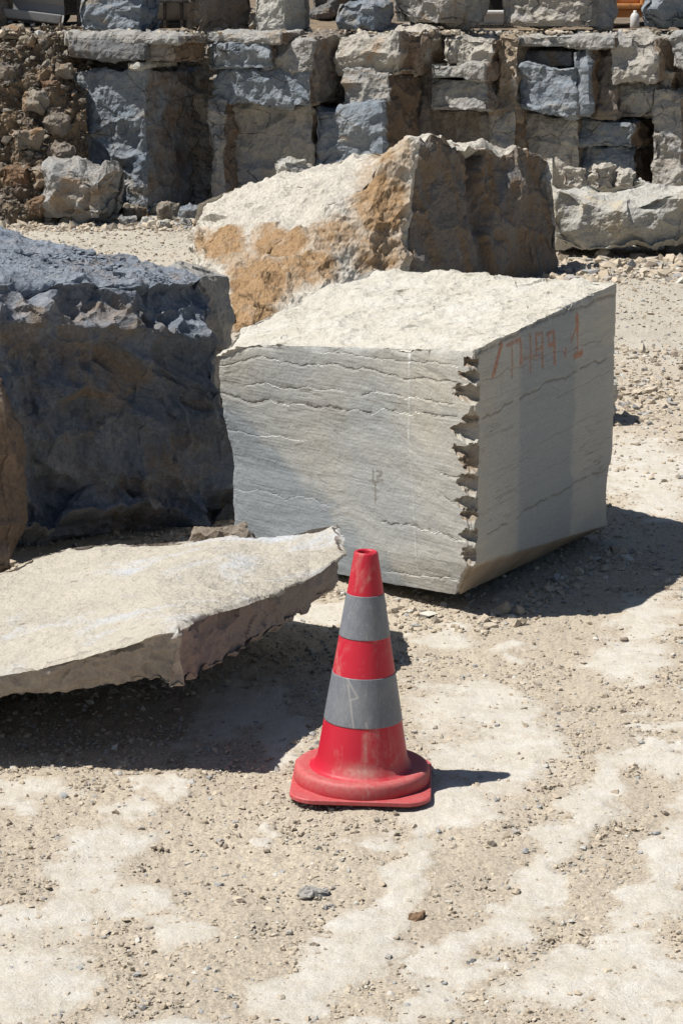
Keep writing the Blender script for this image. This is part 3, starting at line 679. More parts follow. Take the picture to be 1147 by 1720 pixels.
def ochre_rock():
    def P(X, Y, y): return list(gy(X, Y, y))
    A, B, Cc, D = gz(378, 575), gz(700, 508), gz(940, 458), gz(318, 420)
    def low(p, q, t): return list(p*(1-t)+q*t+np.array([0, 0, -.05]))
    bot = [[low(A, B, 0), low(A, B, .35), low(A, B, .7), low(A, B, 1)],
           [low(D, Cc, 0), low(D, Cc, .35), low(D, Cc, .7), low(D, Cc, 1)]]
    front = [P(372, 480, 17.2), P(460, 400, 17.9), P(600, 300, 18.3), P(704, 222, 18.45)]
    back = [P(338, 335, 20.9), P(450, 300, 20.6), P(618, 256, 20.3), P(925, 250, 20.0)]
    back[3] = P(932, 262, 20.0)
    bot = [bot[0], [list((np.array(a)+np.array(b))/2) for a, b in zip(bot[0], bot[1])], bot[1]]
    midr = [P(332, 372, 19.2), P(455, 312, 19.4), P(622, 250, 19.35), P(806, 228, 19.1)]
    lay = [bot, [front, midr, back]]
    V, F, N, h = loft(lay, .013)
    u, v, w = h['uvw'].T; right = u > 1-1e-6
    root = empty('ochre_rock', (.3, 18.5, 0))
    tag(root, 'big rock with ochre and white sloping face and dark brown end behind the sawn block', 'rock')
    amp = np.where(right, .75, 1.0)
    V2 = V+(rough(V, N, h['edge'], s=1.3, big=.065, mid=.055, small=.020, chip=.05, seed=17)-V)*amp[:, None]
    V2 -= N*(right*.13*np.exp(-(np.maximum(np.abs(v-.46+.05*fbm(V, .25, 3, .6, 53.0))-.02, 0)/.035)**2)*np.clip(.4+V[:, 2], 0, 1))[:, None]
    rim = np.exp(-((1-u)*h['size'][0]/.16)**2)*np.exp(-((1-w)*h['size'][2]/.45)**2)*sstep(0, .08, w)
    V2[:, 2] -= .10*rim*np.clip(.25-facet(warp(V, .4, .1, 2.0), .34, 51.0, 1.3)*1.6, 0, 1.3)
    # notch in the rim of the dark end
    Xp = 573.5+FPX*V[:, 0]/(V[:, 1]*FW[1]+(V[:, 2]-CAM_H)*FW[2])
    Yp = 860-FPX*(V[:, 1]*UP[1]+(V[:, 2]-CAM_H)*UP[2])/(V[:, 1]*FW[1]+(V[:, 2]-CAM_H)*FW[2])
    st = np.zeros(len(V))
    for cx, cy, rx, ry, k in ((370, 405, 50, 42, 1), (470, 405, 65, 32, 1), (560, 395, 75, 42, .75), (640, 340, 65, 75, .9), (660, 260, 45, 50, .7), (430, 470, 75, 60, 1), (420, 520, 65, 50, 1), (520, 450, 65, 40, .9), (640, 420, 65, 50, .8), (600, 240, 40, 20, .4)):
        st = np.maximum(st, .82*k*np.clip(1.3-((Xp-cx)/rx)**2-((Yp-cy)/ry)**2, 0, 1))
    # split into the crusted end and the rest
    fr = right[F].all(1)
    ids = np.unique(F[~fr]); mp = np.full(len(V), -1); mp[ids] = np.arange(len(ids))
    mesh_obj('stone_body', V2[ids], mp[F[~fr]], M['ochre'], root, {'stain_shade': st[ids]})
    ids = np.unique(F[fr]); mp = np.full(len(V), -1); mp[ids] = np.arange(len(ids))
    e = mesh_obj('crusted_end', V2[ids], mp[F[fr]], M['ochre_dark'], root, {'stain_shade': st[ids]*0})
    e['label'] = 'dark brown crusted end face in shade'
ochre_rock()
boulder('small_stone', *gy(490, 300, 20.55)[:2], gy(490, 300, 20.55)[2]-.08, .30, .26, .28, M['pale'], 'small pointed stone resting on the sloping back of the ochre rock', 9.0, .5, .011, .4)

p = gz(1035, 440); 
boulder('pale_boulder', p[0]+.12, p[1]+.75, -.06, 1.56, 1.1, .72, M['pale'], 'broad pale grey boulder at the right, below the ledge and behind the sawn block', 11.0, -.12, .012, .48, ruff=.75)
boulder('grey_boulder', p[0]+.95, p[1]+.55, -.05, .8, .9, .62, M['grey'], 'shaded grey boulder cut by the right edge beside the broad pale boulder', 12.0, .6, .014, .5)
p = gz(140, 378)
boulder('round_boulder', p[0]+.02, p[1]+.25, -.05, .84, .75, .66, M['grey'], 'rounded grey and brown boulder at the foot of the ledge at the left', 13.0, -.55, .011, .5)
p = gz(-10, 368)
boulder('brown_boulder', p[0]-.22, p[1]+.3, -.05, .75, .7, .88, M['brown'], 'dark brown boulder cut by the left edge at the foot of the debris slope', 14.0, .5, .013, .45)

# ------------------------------------------------------------------ quarry ledge
WALL_Y = 24.0
ledge = empty('quarry_ledge', (0, WALL_Y, 0))
tag(ledge, 'low quarry ledge of fractured grey and blue limestone blocks across the back', 'rock ledge')
PXM = FPX/24.6
def wall_block(x0, xm, x1, y0, y1, fwd, mat, seed, name='ledge_block', yaw=26.0, tilt=0.0, big=.07, mid=.04, strata=.03, under=0.0, step=.015, chip=.03):
    Y = WALL_Y-fwd
    n0, n1 = gy(xm, y1, Y), gy(xm, y0, Y)
    wl = max(xm-x0, 2)/PXM; a = wl*math.tan(math.radians(yaw))
    Lx = gy(x0, y1, Y+a)[0]
    wr = max(x1-xm, 0)/PXM
    if wr > .03: b = wr*1.6; Rx = gy(x1, y1, Y+b)[0]
    else: b = .55; Rx = n0[0]+.16
    z0, z1 = n0[2], n1[2]
    Lp, Np, Rp = np.array([Lx, Y+a]), np.array([n0[0], Y]), np.array([Rx, Y+b])
    bk = np.array([.35, .95])*.55
    Bp = Lp+(Rp-Np)+np.array([0, .15]); 
    if b < .4: Rp2 = Rp+bk; Bp = Lp+(Rp2-Np); 
    else: Rp2 = Rp
    jr = np.random.default_rng(int(seed*10)); am = min(.05, (z1-z0)*.12)
    def ly(z, off):
        j = jr.uniform(-am, am, 6); o = jr.uniform(-.05, .05, 3) if z1-z0 > .2 else np.zeros(3)
        return [[[Lp[0], Lp[1]+off+o[0], z+j[0]], [(Lp[0]+Np[0])/2, (Lp[1]+Np[1])/2+off+o[1], z+j[1]], [Np[0], Np[1]+off+o[2], z+j[2]]], [[Bp[0], Bp[1], z+j[3]], [(Bp[0]+Rp2[0])/2, (Bp[1]+Rp2[1])/2, z+j[4]], [Rp2[0], Rp2[1], z+j[5]]]]
    lay = [ly(z0, under), ly((z0+z1)/2, 0), ly(z1, tilt)]
    V, F, N, h = loft(lay, step)
    V = rough(V, N, h['edge'], s=.9, big=big, mid=mid, small=.013, chip=chip, strata=strata, seed=seed)
    u_, v_ = h['uvw'][:, 0], h['uvw'][:, 1]
    return mesh_obj(name, V, F, mat, ledge, {'stain_shade': np.where((u_ > 1-1e-6), np.clip(v_/.12, 0, 1)*jr.uniform(.35, .85), .0)+.14+.18*fbm(V, .35, 3, .6, seed)})
WB = [  # left, near corner, right (pixels), top, bottom, how far forward, stone
 (112, 300, 352, 57, 76, .16, 'grey'), (112, 243, 300, 74, 104, .10, 'dark2'), (243, 292, 345, 66, 104, .06, 'grey'),
 (212, 236, 262, 103, 118, .10, 'pale'), (120, 247, 352, 117, 362, .0, 'blue'),
 (345, 470, 530, 55, 74, .0, 'grey'), (346, 452, 470, 74, 118, -.06, 'blue'), (450, 524, 560, 72, 118, .0, 'grey'), (360, 520, 566, 114, 173, .03, 'blue'),
 (350, 378, 392, 165, 345, -.18, 'grey'), (368, 524, 530, 172, 330, -.12, 'grey2'),
 (500, 530, 578, 60, 175, -.05, 'brown'), (570, 668, 748, 56, 124, .0, 'pale2'), (576, 652, 705, 123, 300, .06, 'grey'),
 (526, 640, 660, 182, 330, .22, 'blue'), (690, 722, 735, 105, 300, -.42, 'brown'),
 (742, 826, 836, 62, 112, -.16, 'pale2'), (720, 812, 830, 110, 134, -.02, 'grey'), (720, 815, 834, 133, 186, -.06, 'grey'),
 (690, 830, 850, 186, 330, -.30, 'brown'), (826, 866, 880, 64, 200, -.24, 'brown2'), (815, 862, 880, 190, 330, -.12, 'pale2'),
 (850, 1032, 1040, 62, 83, .06, 'grey'), (868, 966, 985, 112, 192, .0, 'blue'), (868, 960, 985, 82, 114, -.30, 'dark2'), (962, 984, 1000, 82, 184, -.02, 'blue'),
 (984, 1034, 1050, 84, 200, -.12, 'brown'), (1030, 1096, 1130, 62, 134, .10, 'grey2'), (985, 1094, 1110, 138, 198, -.06, 'grey'),
 (872, 968, 980, 196, 330, -.18, 'pale2'), (968, 1060, 1100, 202, 246, -.02, 'blue'), (968, 1062, 1100, 246, 340, -.10, 'blue'),
 (1094, 1128, 1140, 122, 160, -.10, 'grey'), (1128, 1180, 1230, 60, 112, .05, 'grey'), (1092, 1140, 1200, 156, 345, .12, 'grey2'), (1130, 1200, 1260, 108, 160, -.15, 'brown'),
 (1200, 1330, 1420, 60, 200, .0, 'grey'), (1210, 1340, 1430, 198, 380, .05, 'blue')]
M['dark2'] = stone('dark_ledge_limestone', (.12, .125, .135), (.17, .165, .155), (.17, .13, .09), (.55, .66), 2.4)
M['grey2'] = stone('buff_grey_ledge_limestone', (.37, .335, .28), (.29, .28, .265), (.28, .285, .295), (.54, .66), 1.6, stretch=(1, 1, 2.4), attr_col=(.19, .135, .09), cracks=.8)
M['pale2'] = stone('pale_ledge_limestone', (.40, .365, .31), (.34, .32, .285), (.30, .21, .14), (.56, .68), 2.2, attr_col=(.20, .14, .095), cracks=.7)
M['brown2'] = stone('tan_rubble_limestone', (.33, .25, .17), (.25, .205, .155), (.36, .33, .29), (.52, .64), 5.0)
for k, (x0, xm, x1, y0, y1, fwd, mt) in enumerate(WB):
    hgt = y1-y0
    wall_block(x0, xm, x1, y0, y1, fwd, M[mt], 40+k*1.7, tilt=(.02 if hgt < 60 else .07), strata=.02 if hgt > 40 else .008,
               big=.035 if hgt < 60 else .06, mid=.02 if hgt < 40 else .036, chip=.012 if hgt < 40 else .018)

def upper_bench():
    """the level ground behind the ledge"""
    xs = np.concatenate([np.linspace(-60, -6, 12), np.linspace(-5.5, 6.5, 120), np.linspace(7, 60, 12)])
    ys = np.concatenate([np.linspace(24.95, 32, 60), np.linspace(33, 90, 20), [200, 700]])
    Yg, Xg = np.meshgrid(ys, xs, indexing='ij'); x, y = Xg.ravel(), Yg.ravel(); P = np.stack([x, y, 0*x], 1)
    z = 1.785+.03*fbm(P, .8, 4, .55, 3.0)
    nr, nc = Xg.shape; i = np.arange(nr*nc).reshape(nr, nc)
    F = np.stack([i[:-1, :-1], i[:-1, 1:], i[1:, 1:], i[1:, :-1]], -1).reshape(-1, 4)
    V = np.stack([x, y, z], 1)
    o = mesh_obj('upper_terrain', V, F, M['earth'], attrs={'stain_shade': np.zeros(len(V))}, origin=(0, 0, 0))
    tag(o, 'level upper bench of the quarry behind the ledge', None, kind='structure')
upper_bench()
def rock_face():
    """the solid rock behind and between the ledge blocks"""
    xs = np.concatenate([np.linspace(-40, -5, 10), np.linspace(-4.9, 5.6, 460), np.linspace(5.8, 40, 10)]); zs = np.linspace(1.80, -.35, 150)
    Z, X = np.meshgrid(zs, xs, indexing='ij'); x, z = X.ravel(), Z.ravel(); Q = np.stack([x, 0*x+3, z], 1)
    q = warp(Q, .5, .1, 3.0); qb = q*np.array([.35, 1, 1.0])
    y = 24.78+.20*facet(qb, .30, 2.0, 1.3)+.09*facet(q, .12, 4.0, 1.3)+.03*fbm(Q, .06, 4, .6, 1.0)
    y = np.maximum(y, 24.58); y = np.where(z > 1.785, 25.0, y)
    i = np.arange(len(x)).reshape(Z.shape)
    F = np.stack([i[:-1, :-1], i[1:, :-1], i[1:, 1:], i[:-1, 1:]], -1).reshape(-1, 4)
    mesh_obj('rock_face', np.stack([x, y, z], 1), F, M['grey2'], ledge, {'stain_shade': .38+.3*fbm(Q, .4, 3, .6, 6.0)})
    r = np.random.default_rng(15); ok = np.where((np.abs(x) < 4.6) & (z < 1.7))[0]; n = 1500; k = r.choice(ok, n)
    rad = np.minimum(.028*np.exp(.55*r.normal(size=n)), .10)
    scatter('wedged_stone', np.stack([x[k], y[k]-.02, z[k]], 1), rad, M['slope_gravel'], 'broken stone wedged in the joints of the quarry ledge', flat=.8)
rock_face()

def debris_slope():
    xs = np.linspace(-6.2, -2.55, 170); t = np.linspace(0, 1, 150)
    T, X = np.meshgrid(t, xs, indexing='ij'); T, x = T.ravel(), X.ravel()
    edge = sstep(-2.55, -3.0, x)
    y = 23.2+T*1.42; z = -.1+1.93*(T**.85)
    P = np.stack([x, y, z], 1)
    d = .22*facet(warp(P, .4, .1, 1.0), .32, 3.0)+.12*facet(P, .12, 4.0)+.04*fbm(P, .06, 4, .6, 5.0)
    V = P+np.array([-.1, -.75, .6])*d[:, None]
    V[:, 1] += (1-edge)*.35
    nr, nc = len(t), len(xs); i = np.arange(nr*nc).reshape(nr, nc)
    F = np.stack([i[:-1, :-1], i[:-1, 1:], i[1:, 1:], i[1:, :-1]], -1).reshape(-1, 4)
    o = mesh_obj('debris_slope', V, F, M['earth'], attrs={'stain_shade': np.zeros(len(V))}, origin=(0, 0, 0))
    tag(o, 'slope of brown earth and broken stone at the left of the ledge', None, kind='structure')
    r = np.random.default_rng(4); n = 5200
    k = r.integers(0, len(V), n); rad = np.minimum(.011*np.exp(.7*r.normal(size=n)), .06)
    scatter('rubble', V[k]+np.array([0, -.01, .01]), rad, M['slope_gravel'], 'small broken stone covering the earth slope at the left', flat=.7)
    # larger stones stuck in the slope
    for j, (X_, Y_, w_) in enumerate([(20, 60, .22), (15, 130, .3), (60, 175, .26), (85, 150, .2), (40, 240, .34), (95, 215, .22), (110, 120, .18), (30, 300, .26), (75, 300, .3), (105, 260, .24), (112, 330, .3), (60, 350, .22), (48, 72, .14), (92, 190, .16)]):
        yy = 23.3+1.28*np.clip((370-Y_)/310, 0, 1)**1.15; q = gy(X_, Y_, yy)
        boulder('slope_stone', q[0], q[1], q[2]-w_*.35, w_*1.2, w_, w_*.9, M[('rubble', 'brown', 'rubble', 'rust')[j % 4]], 'angular stone stuck in the brown debris slope left of the ledge', 60+j*2.3, j*1.3, .012, .4, group='stones in the debris slope', s=w_*1.3)
debris_slope()

# stones at the foot of the ledge
def foot_stones():
    spots = [(232, 362, .20, 'rubble'), (262, 352, .18, 'pale'), (285, 362, .24, 'rubble'), (300, 345, .16, 'rubble'), (322, 366, .22, 'blue'), (250, 372, .14, 'pale'), (310, 372, .13, 'grey'), (340, 376, .14, 'rust'), (215, 372, .14, 'grey'), (276, 375, .12, 'pale'),
             (965, 292, .22, 'pale2'), (1010, 296, .26, 'pale2'), (1050, 300, .22, 'pale2'), (1075, 308, .2, 'pale'), (985, 305, .18, 'pale')]
    for j, (X_, Y_, w_, m_) in enumerate(spots):
        if Y_ > 330: q = gz(X_, Y_+6); z0 = -.03; yy = q[1]
        else: yy = 23.3; q = gy(X_, Y_+10, yy); z0 = q[2]-.1
        right = X_ > 900
        boulder('foot_stone', q[0], yy, z0, w_*1.25, w_, w_*(.85 if not right else 1.1), M[m_],
                'pale stone heaped between the broad pale boulder and the ledge' if right else 'small broken stone heaped below the ledge, left of the ochre rock',
                100+j*1.9, j*.9, .010, .35, group='stones heaped behind the broad pale boulder' if right else 'stones at the foot of the ledge', s=w_*1.3)
    r = np.random.default_rng(9)
    n = 1700; x = r.uniform(1.6, 4.2, n); y = 19.9+.42*r.normal(size=n)
    rad = np.minimum(.016*np.exp(.6*r.normal(size=n)), .075)
    pos = np.stack([x, y, gheight(x, y)+.3*rad], 1)
    n2 = 1600; x = r.uniform(-4.2, -.8, n2); y = 23.05+.22*r.normal(size=n2); rd2 = np.minimum(.014*np.exp(.65*r.normal(size=n2)), .06)
    pos = np.concatenate([pos, np.stack([x, y, gheight(x, y)+.3*rd2], 1)]); rad = np.concatenate([rad, rd2])
    n3 = 2600; x = r.uniform(1.2, 3.4, n3); y = np.where(r.random(n3) < .5, 15.3+.22*r.normal(size=n3), 13.9+.4*r.normal(size=n3)); rd3 = np.minimum(.011*np.exp(.5*r.normal(size=n3)), .04)
    pos = np.concatenate([pos, np.stack([x, y, gheight(x, y)+.3*rd3], 1)]); rad = np.concatenate([rad, rd3])
    n4 = 900; x = r.uniform(-4, 5, n4); y = r.uniform(24.25, 25.1, n4); rd4 = np.minimum(.014*np.exp(.6*r.normal(size=n4)), .06)
    pos = np.concatenate([pos, np.stack([x, y, 1.79+.2*rd4], 1)]); rad = np.concatenate([rad, rd4])
    scatter('broken_stone', pos, rad, M['gravel'], 'coarse broken stone along the foot of the ledge and boulders', flat=.7)
foot_stones()

# ------------------------------------------------------------------ blocks standing on the ledge
def top_block(x0, xm, x1, y0, y1, Y, mat, label, seed, yaw=24.0, step=.014, big=.07, mid=.04, chip=.04):
    n0, n1 = gy(xm, y1, Y), gy(xm, y0, Y); k = FPX/(Y+.4)
    a = (xm-x0)/k*math.tan(math.radians(yaw)); b = (x1-xm)/k*1.5
    Lp, Np, Rp = np.array([gy(x0, y1, Y+a)[0], Y+a]), np.array([n0[0], Y]), np.array([gy(x1, y1, Y+b)[0], Y+b])
    Bp = Lp+(Rp-Np); z0 = n0[2]; z1 = n1[2]
    cen = (Lp+Np+Rp+Bp)/4
    def ly(z, k_): return [[[*(cen+(Lp-cen)*k_), z], [*(cen+(Np-cen)*k_), z]], [[*(cen+(Bp-cen)*k_), z], [*(cen+(Rp-cen)*k_), z]]]
    lay = [ly(z0, .97), ly(z0+.4*(z1-z0), 1.02), ly(z1, .95)]
    V, F, N, h = loft(lay, step)
    V = rough(V, N, h['edge'], s=.9, big=big, mid=mid, small=.014, chip=chip, strata=.01, seed=seed)
    V[:, 2] += 1.775-V[:, 2].min()
    o = mesh_obj('loose_block', V, F, mat, attrs={'stain_shade': np.zeros(len(V))})
    return tag(o, label, 'rock')
top_block(-90, -20, 34, -70, 58, 24.6, M['brown'], 'dark brown block on the ledge cut by the top left corner', 201)
top_block(131, 232, 278, -60, 56, 24.45, M['blue'], 'squat blue-grey block with a brown foot on the ledge, second rock from the left', 202, big=.1)
top_block(318, 334, 425, -50, 54, 24.7, M['brown'], 'dark shaded block on the ledge beside the grey steel drum', 203, big=.1)
top_block(380, 428, 446, 8, 52, 25.6, M['pale2'], 'small yellowish block on the ledge half behind the dark shaded block', 204)
top_block(427, 478, 528, -50, 54, 24.55, M['pale'], 'pale smooth block with a brown right side on the ledge', 205, big=.04, mid=.015)
top_block(562, 628, 664, 4, 53, 24.6, M['blue'], 'low grey block with a flat top on the ledge, left of the tall grey block', 206, big=.05)
top_block(655, 762, 816, -70, 60, 24.5, M['grey'], 'tall grey block with a shaded brown side at the middle of the ledge', 207)
top_block(838, 988, 1036, -70, 62, 24.5, M['grey2'], 'widest block on the ledge, grey with yellowish streaks, left of the orange machine', 208)
top_block(1072, 1150, 1230, -20, 66, 24.5, M['blue'], 'blue-grey boulder on the ledge right of the orange machine', 209, big=.14, chip=.09)
top_block(520, 560, 660, -70, 32, 29.0, M['dark2'], 'dark rock standing further back on the upper bench between two pale blocks', 210)
top_block(770, 812, 850, -70, 30, 27.0, M['rubble'], 'rubbly stone further back in the gap between the two largest blocks', 211)

# ------------------------------------------------------------------ machines on the bench
def bevel_box(name, lo, hi, mat, parent, bev=.02):
    lo, hi = np.array(lo, float), np.array(hi, float)
    import bmesh
    bm = bmesh.new(); bmesh.ops.create_cube(bm, size=1)
    for v in bm.verts: v.co = Vector([(lo[k]+hi[k])/2+v.co[k]*(hi[k]-lo[k]) for k in range(3)])
    bmesh.ops.bevel(bm, geom=bm.edges[:], offset=min(bev, .45*(hi-lo).min()), segments=2, profile=.6, affect='EDGES')
    org = Vector(((lo[0]+hi[0])/2, (lo[1]+hi[1])/2, lo[2]))
    for v in bm.verts: v.co -= org
    me = bpy.data.meshes.new(name); bm.to_mesh(me); bm.free(); me.materials.append(mat)
    o = bpy.data.objects.new(name, me); C.objects.link(o)
    o.parent = parent; o.location = org-parent.location
    return o
def revolve(name, prof, axis, origin, mat, parent, seg=64, attrs=None, smooth=True, closed=False):
    """profile of (radius, height) turned round z, x or y"""
    prof = np.array(prof, float); a = np.linspace(0, 2*math.pi, seg, endpoint=False)
    V = np.stack([np.outer(prof[:, 0], np.cos(a)), np.outer(prof[:, 0], np.sin(a)), np.repeat(prof[:, 1:2], seg, 1)], -1)
    k = len(prof); i = np.arange(k*seg).reshape(k, seg)
    j = np.roll(i, -1, 1)
    F = np.stack([i[:-1], j[:-1], j[1:], i[1:]], -1).reshape(-1, 4)
    if closed: F = np.concatenate([F, np.stack([i[-1], j[-1], j[0], i[0]], -1)])
    V = V.reshape(-1, 3)
    if axis == 'x': V = V[:, [2, 0, 1]]
    if axis == 'y': V = V[:, [1, 2, 0]]
    at = {kk: f(V) for kk, f in (attrs or {}).items()}
    return mesh_obj(name, V+np.asarray(origin), F, mat, parent, at, smooth=smooth, origin=origin)
M['orange'] = metal_paint('orange_machine_paint', (.50, .20, .05), at=.6)
M['steel'] = metal_paint('grey_steel', (.26, .26, .26), (.16, .11, .08), .55)
M['black'] = metal_paint('black_steel', (.025, .025, .028), (.05, .035, .03), .62)
M['rubber'] = Nodes('tyre_rubber').done((.03, .03, .03), .9)
M['yellow'] = metal_paint('yellow_paint', (.42, .27, .04), at=.58)
M['white'] = metal_paint('white_plastic', (.62, .62, .60), (.4, .38, .33), .6, .5)
M['glass'] = Nodes('dark_cab_glass').done((.02, .022, .025), .15, None, .5)
def wheel(parent, x, y, z, r, w):
    t = revolve('wheel', [(r*.55, -w/2), (r*.93, -w/2), (r, -w*.32), (r, w*.32), (r*.93, w/2), (r*.55, w/2)], 'y', (x, y, z), M['rubber'], parent, 40)
    rm = revolve('rim', [(.0, -w*.36), (r*.5, -w*.36), (r*.56, -w*.5), (r*.56, w*.5), (0.0, w*.36)], 'y', (x, y, z), M['yellow'], parent, 32)
    rm.parent = t; rm.location = (0, 0, 0)
def orange_machine():
    b = gy(1060, 60, 26.5); x, y = b[0], b[1]
    root = empty('orange_machine', (x, y, 1.79)); tag(root, 'orange quarry machine standing behind the blocks at the top right', 'machine')
    def bx(n, a, c, m, bev=.02): return bevel_box(n, (x+a[0], y+a[1], 1.79+a[2]), (x+c[0], y+c[1], 1.79+c[2]), m, root, bev)
    bx('body', (-1.6, .25, .34), (1.0, 1.9, .75), M['orange'], .05)
    bx('lower_rail', (-.7, -.02, .10), (.30, .22, .19), M['orange'])
    bx('bumper', (-.7, -.08, .19), (.09, .24, .25), M['orange'])
    bx('cab_post', (.085, -.06, .19), (.17, .10, 1.7), M['orange']); bx('cab_post', (-.62, -.06, .25), (-.53, .10, 1.7), M['orange'])
    bx('cab_window', (-.53, .10, .42), (.085, .14, 1.6), M['glass'])
    bx('sill', (-.53, .02, .25), (.085, .10, .42), M['orange'])
    bx('cab_roof', (-.7, -.12, 1.7), (.25, 1.2, 1.8), M['orange'], .04)
    for wx in (-1.2, .65): wheel(root, x+wx, y+.5, 1.79+.34, .34, .3)
    j = empty('white_jug', (x+.01, y-.17, 1.785)); tag(j, 'small white plastic jug standing in front of the orange machine', 'jug')
    revolve('jug_body', [(0, 0), (.042, 0), (.05, .01), (.05, .12), (.035, .15), (.018, .165), (.018, .185), (0, .186)], 'z', (x+.01, y-.17, 1.785), M['white'], j, 32)
orange_machine()
def bucket():
    """digger bucket lying at the edge of the bench"""
    q = gy(62, 52, 25.0); x, y, z = q[0], q[1], 1.80
    root = empty('digger_bucket', (x, y, z)); tag(root, 'rusty steel digger bucket with teeth lying on the bench edge at top left', 'bucket')
    prof = [(0, .02), (.10, 0), (.25, .02), (.36, .09), (.38, .18), (.32, .24)]
    t = .02; V, F = [], []
    for k, (a, h) in enumerate(prof):
        for xx in (-.30, .25):
            V += [(x+xx, y+a, z+h-(.10*(xx+.3) if 1 else 0)+.10), (x+xx, y+a*.94+.01, z+h+t-(.10*(xx+.3))+.10)]
    for k in range(len(prof)-1):
        a = 4*k; b = a+4
        F += [(a, b, b+2, a+2), (a+1, a+3, b+3, b+1), (a, a+1, b+1, b), (a+2, b+2, b+3, a+3)]
    e = 4*(len(prof)-1); F += [(0, 2, 3, 1), (e, e+1, e+3, e+2)]
    mesh_obj('shell', V, F, M['steel'], root)
    bevel_box('lip_plate', (x-.34, y-.05, z+.10), (x+.26, y+.02, z+.19), M['steel'], root, .01).rotation_euler = (0, .12, 0)
    for k in range(5):
        V = []; cx = x-.26+k*.115; cz = z+.085-.015*k
        for yy, ww, hh in ((.02, .022, .04), (-.10, .012, .012)):
            V += [(cx-ww, y-.05+yy, cz-hh/2), (cx+ww, y-.05+yy, cz-hh/2), (cx+ww, y-.05+yy, cz+hh/2), (cx-ww, y-.05+yy, cz+hh/2)]
        mesh_obj('tooth', V, [(0, 1, 2, 3), (4, 7, 6, 5), (0, 4, 5, 1), (1, 5, 6, 2), (2, 6, 7, 3), (3, 7, 4, 0)], M['steel'], root)
bucket()
def trailer():
    q = gy(75, 20, 27.0); x, y = q[0], 27.0
    root = empty('flatbed_trailer', (x, y, 1.78)); tag(root, 'dark flatbed machine with a pale deck edge and yellow fittings at top left', 'trailer')
    def bx(n, a, c, m, bev=.015): return bevel_box(n, (x+a[0], y+a[1], 1.78+a[2]), (x+c[0], y+c[1], 1.78+c[2]), m, root, bev)
    bx('deck', (-.75, -.1, .40), (.36, 1.8, .46), M['steel']); bx('chassis', (-.75, .1, .12), (.9, 1.5, .30), M['black'])
    bx('crossbar', (-.75, -.06, .30), (.34, .0, .335), M['black'])
    bx('cabinet', (.36, -.05, .0), (.66, 1.2, 1.2), M['black'], .03)
    for k in range(4): bx('fitting', (-.18+.11*k, -.03, .20), (-.12+.11*k, .04, .26), M['yellow'])
    for wx in (-.45, .1): wheel(root, x+wx, y+.35, 1.78+.15, .15, .2)
trailer()
def drum():
    q = gy(300, 40, 26.2); x, y, z = q[0], 26.2, 1.80
    root = empty('steel_drum', (x, y, z)); tag(root, 'grey steel drum in a black frame lying behind the dark shaded block', 'drum')
    revolve('cylinder', [(0, -.36), (.27, -.36), (.30, -.34), (.30, .34), (.27, .36), (0, .36)], 'x', (x, y, z+.30), M['steel'], root, 56)
    for s in (-.12, .06):
        bevel_box('frame_bar', (x+s-.018, y-.34, z), (x+s+.018, y-.30, z+1.0), M['black'], root, .006)
    bevel_box('frame_rail', (x-.4, y-.36, z+.26), (x+.3, y-.325, z+.29), M['black'], root, .006)
    bevel_box('cradle', (x-.36, y-.25, z-.02), (x+.36, y+.25, z+.06), M['black'], root, .02)
drum()
def pale_machine():  # white vehicle part, built as a plain box on a base
    q = gy(826, 45, 26.0); x, y = q[0], 26.0
    root = empty('white_vehicle_part', (x, y, 1.78)); tag(root, 'white vehicle part on a dark pallet in the gap between the two largest blocks', 'vehicle part')
    bevel_box('part_body', (x-.16, y-.1, 1.84), (x+.16, y+.2, 1.97), M['white'], root, .015)
    bevel_box('rim', (x-.18, y-.12, 1.935), (x+.18, y+.22, 1.975), M['white'], root, .012)
    bevel_box('underframe', (x-.22, y-.14, 1.775), (x+.22, y+.26, 1.842), M['black'], root, .01)
pale_machine()

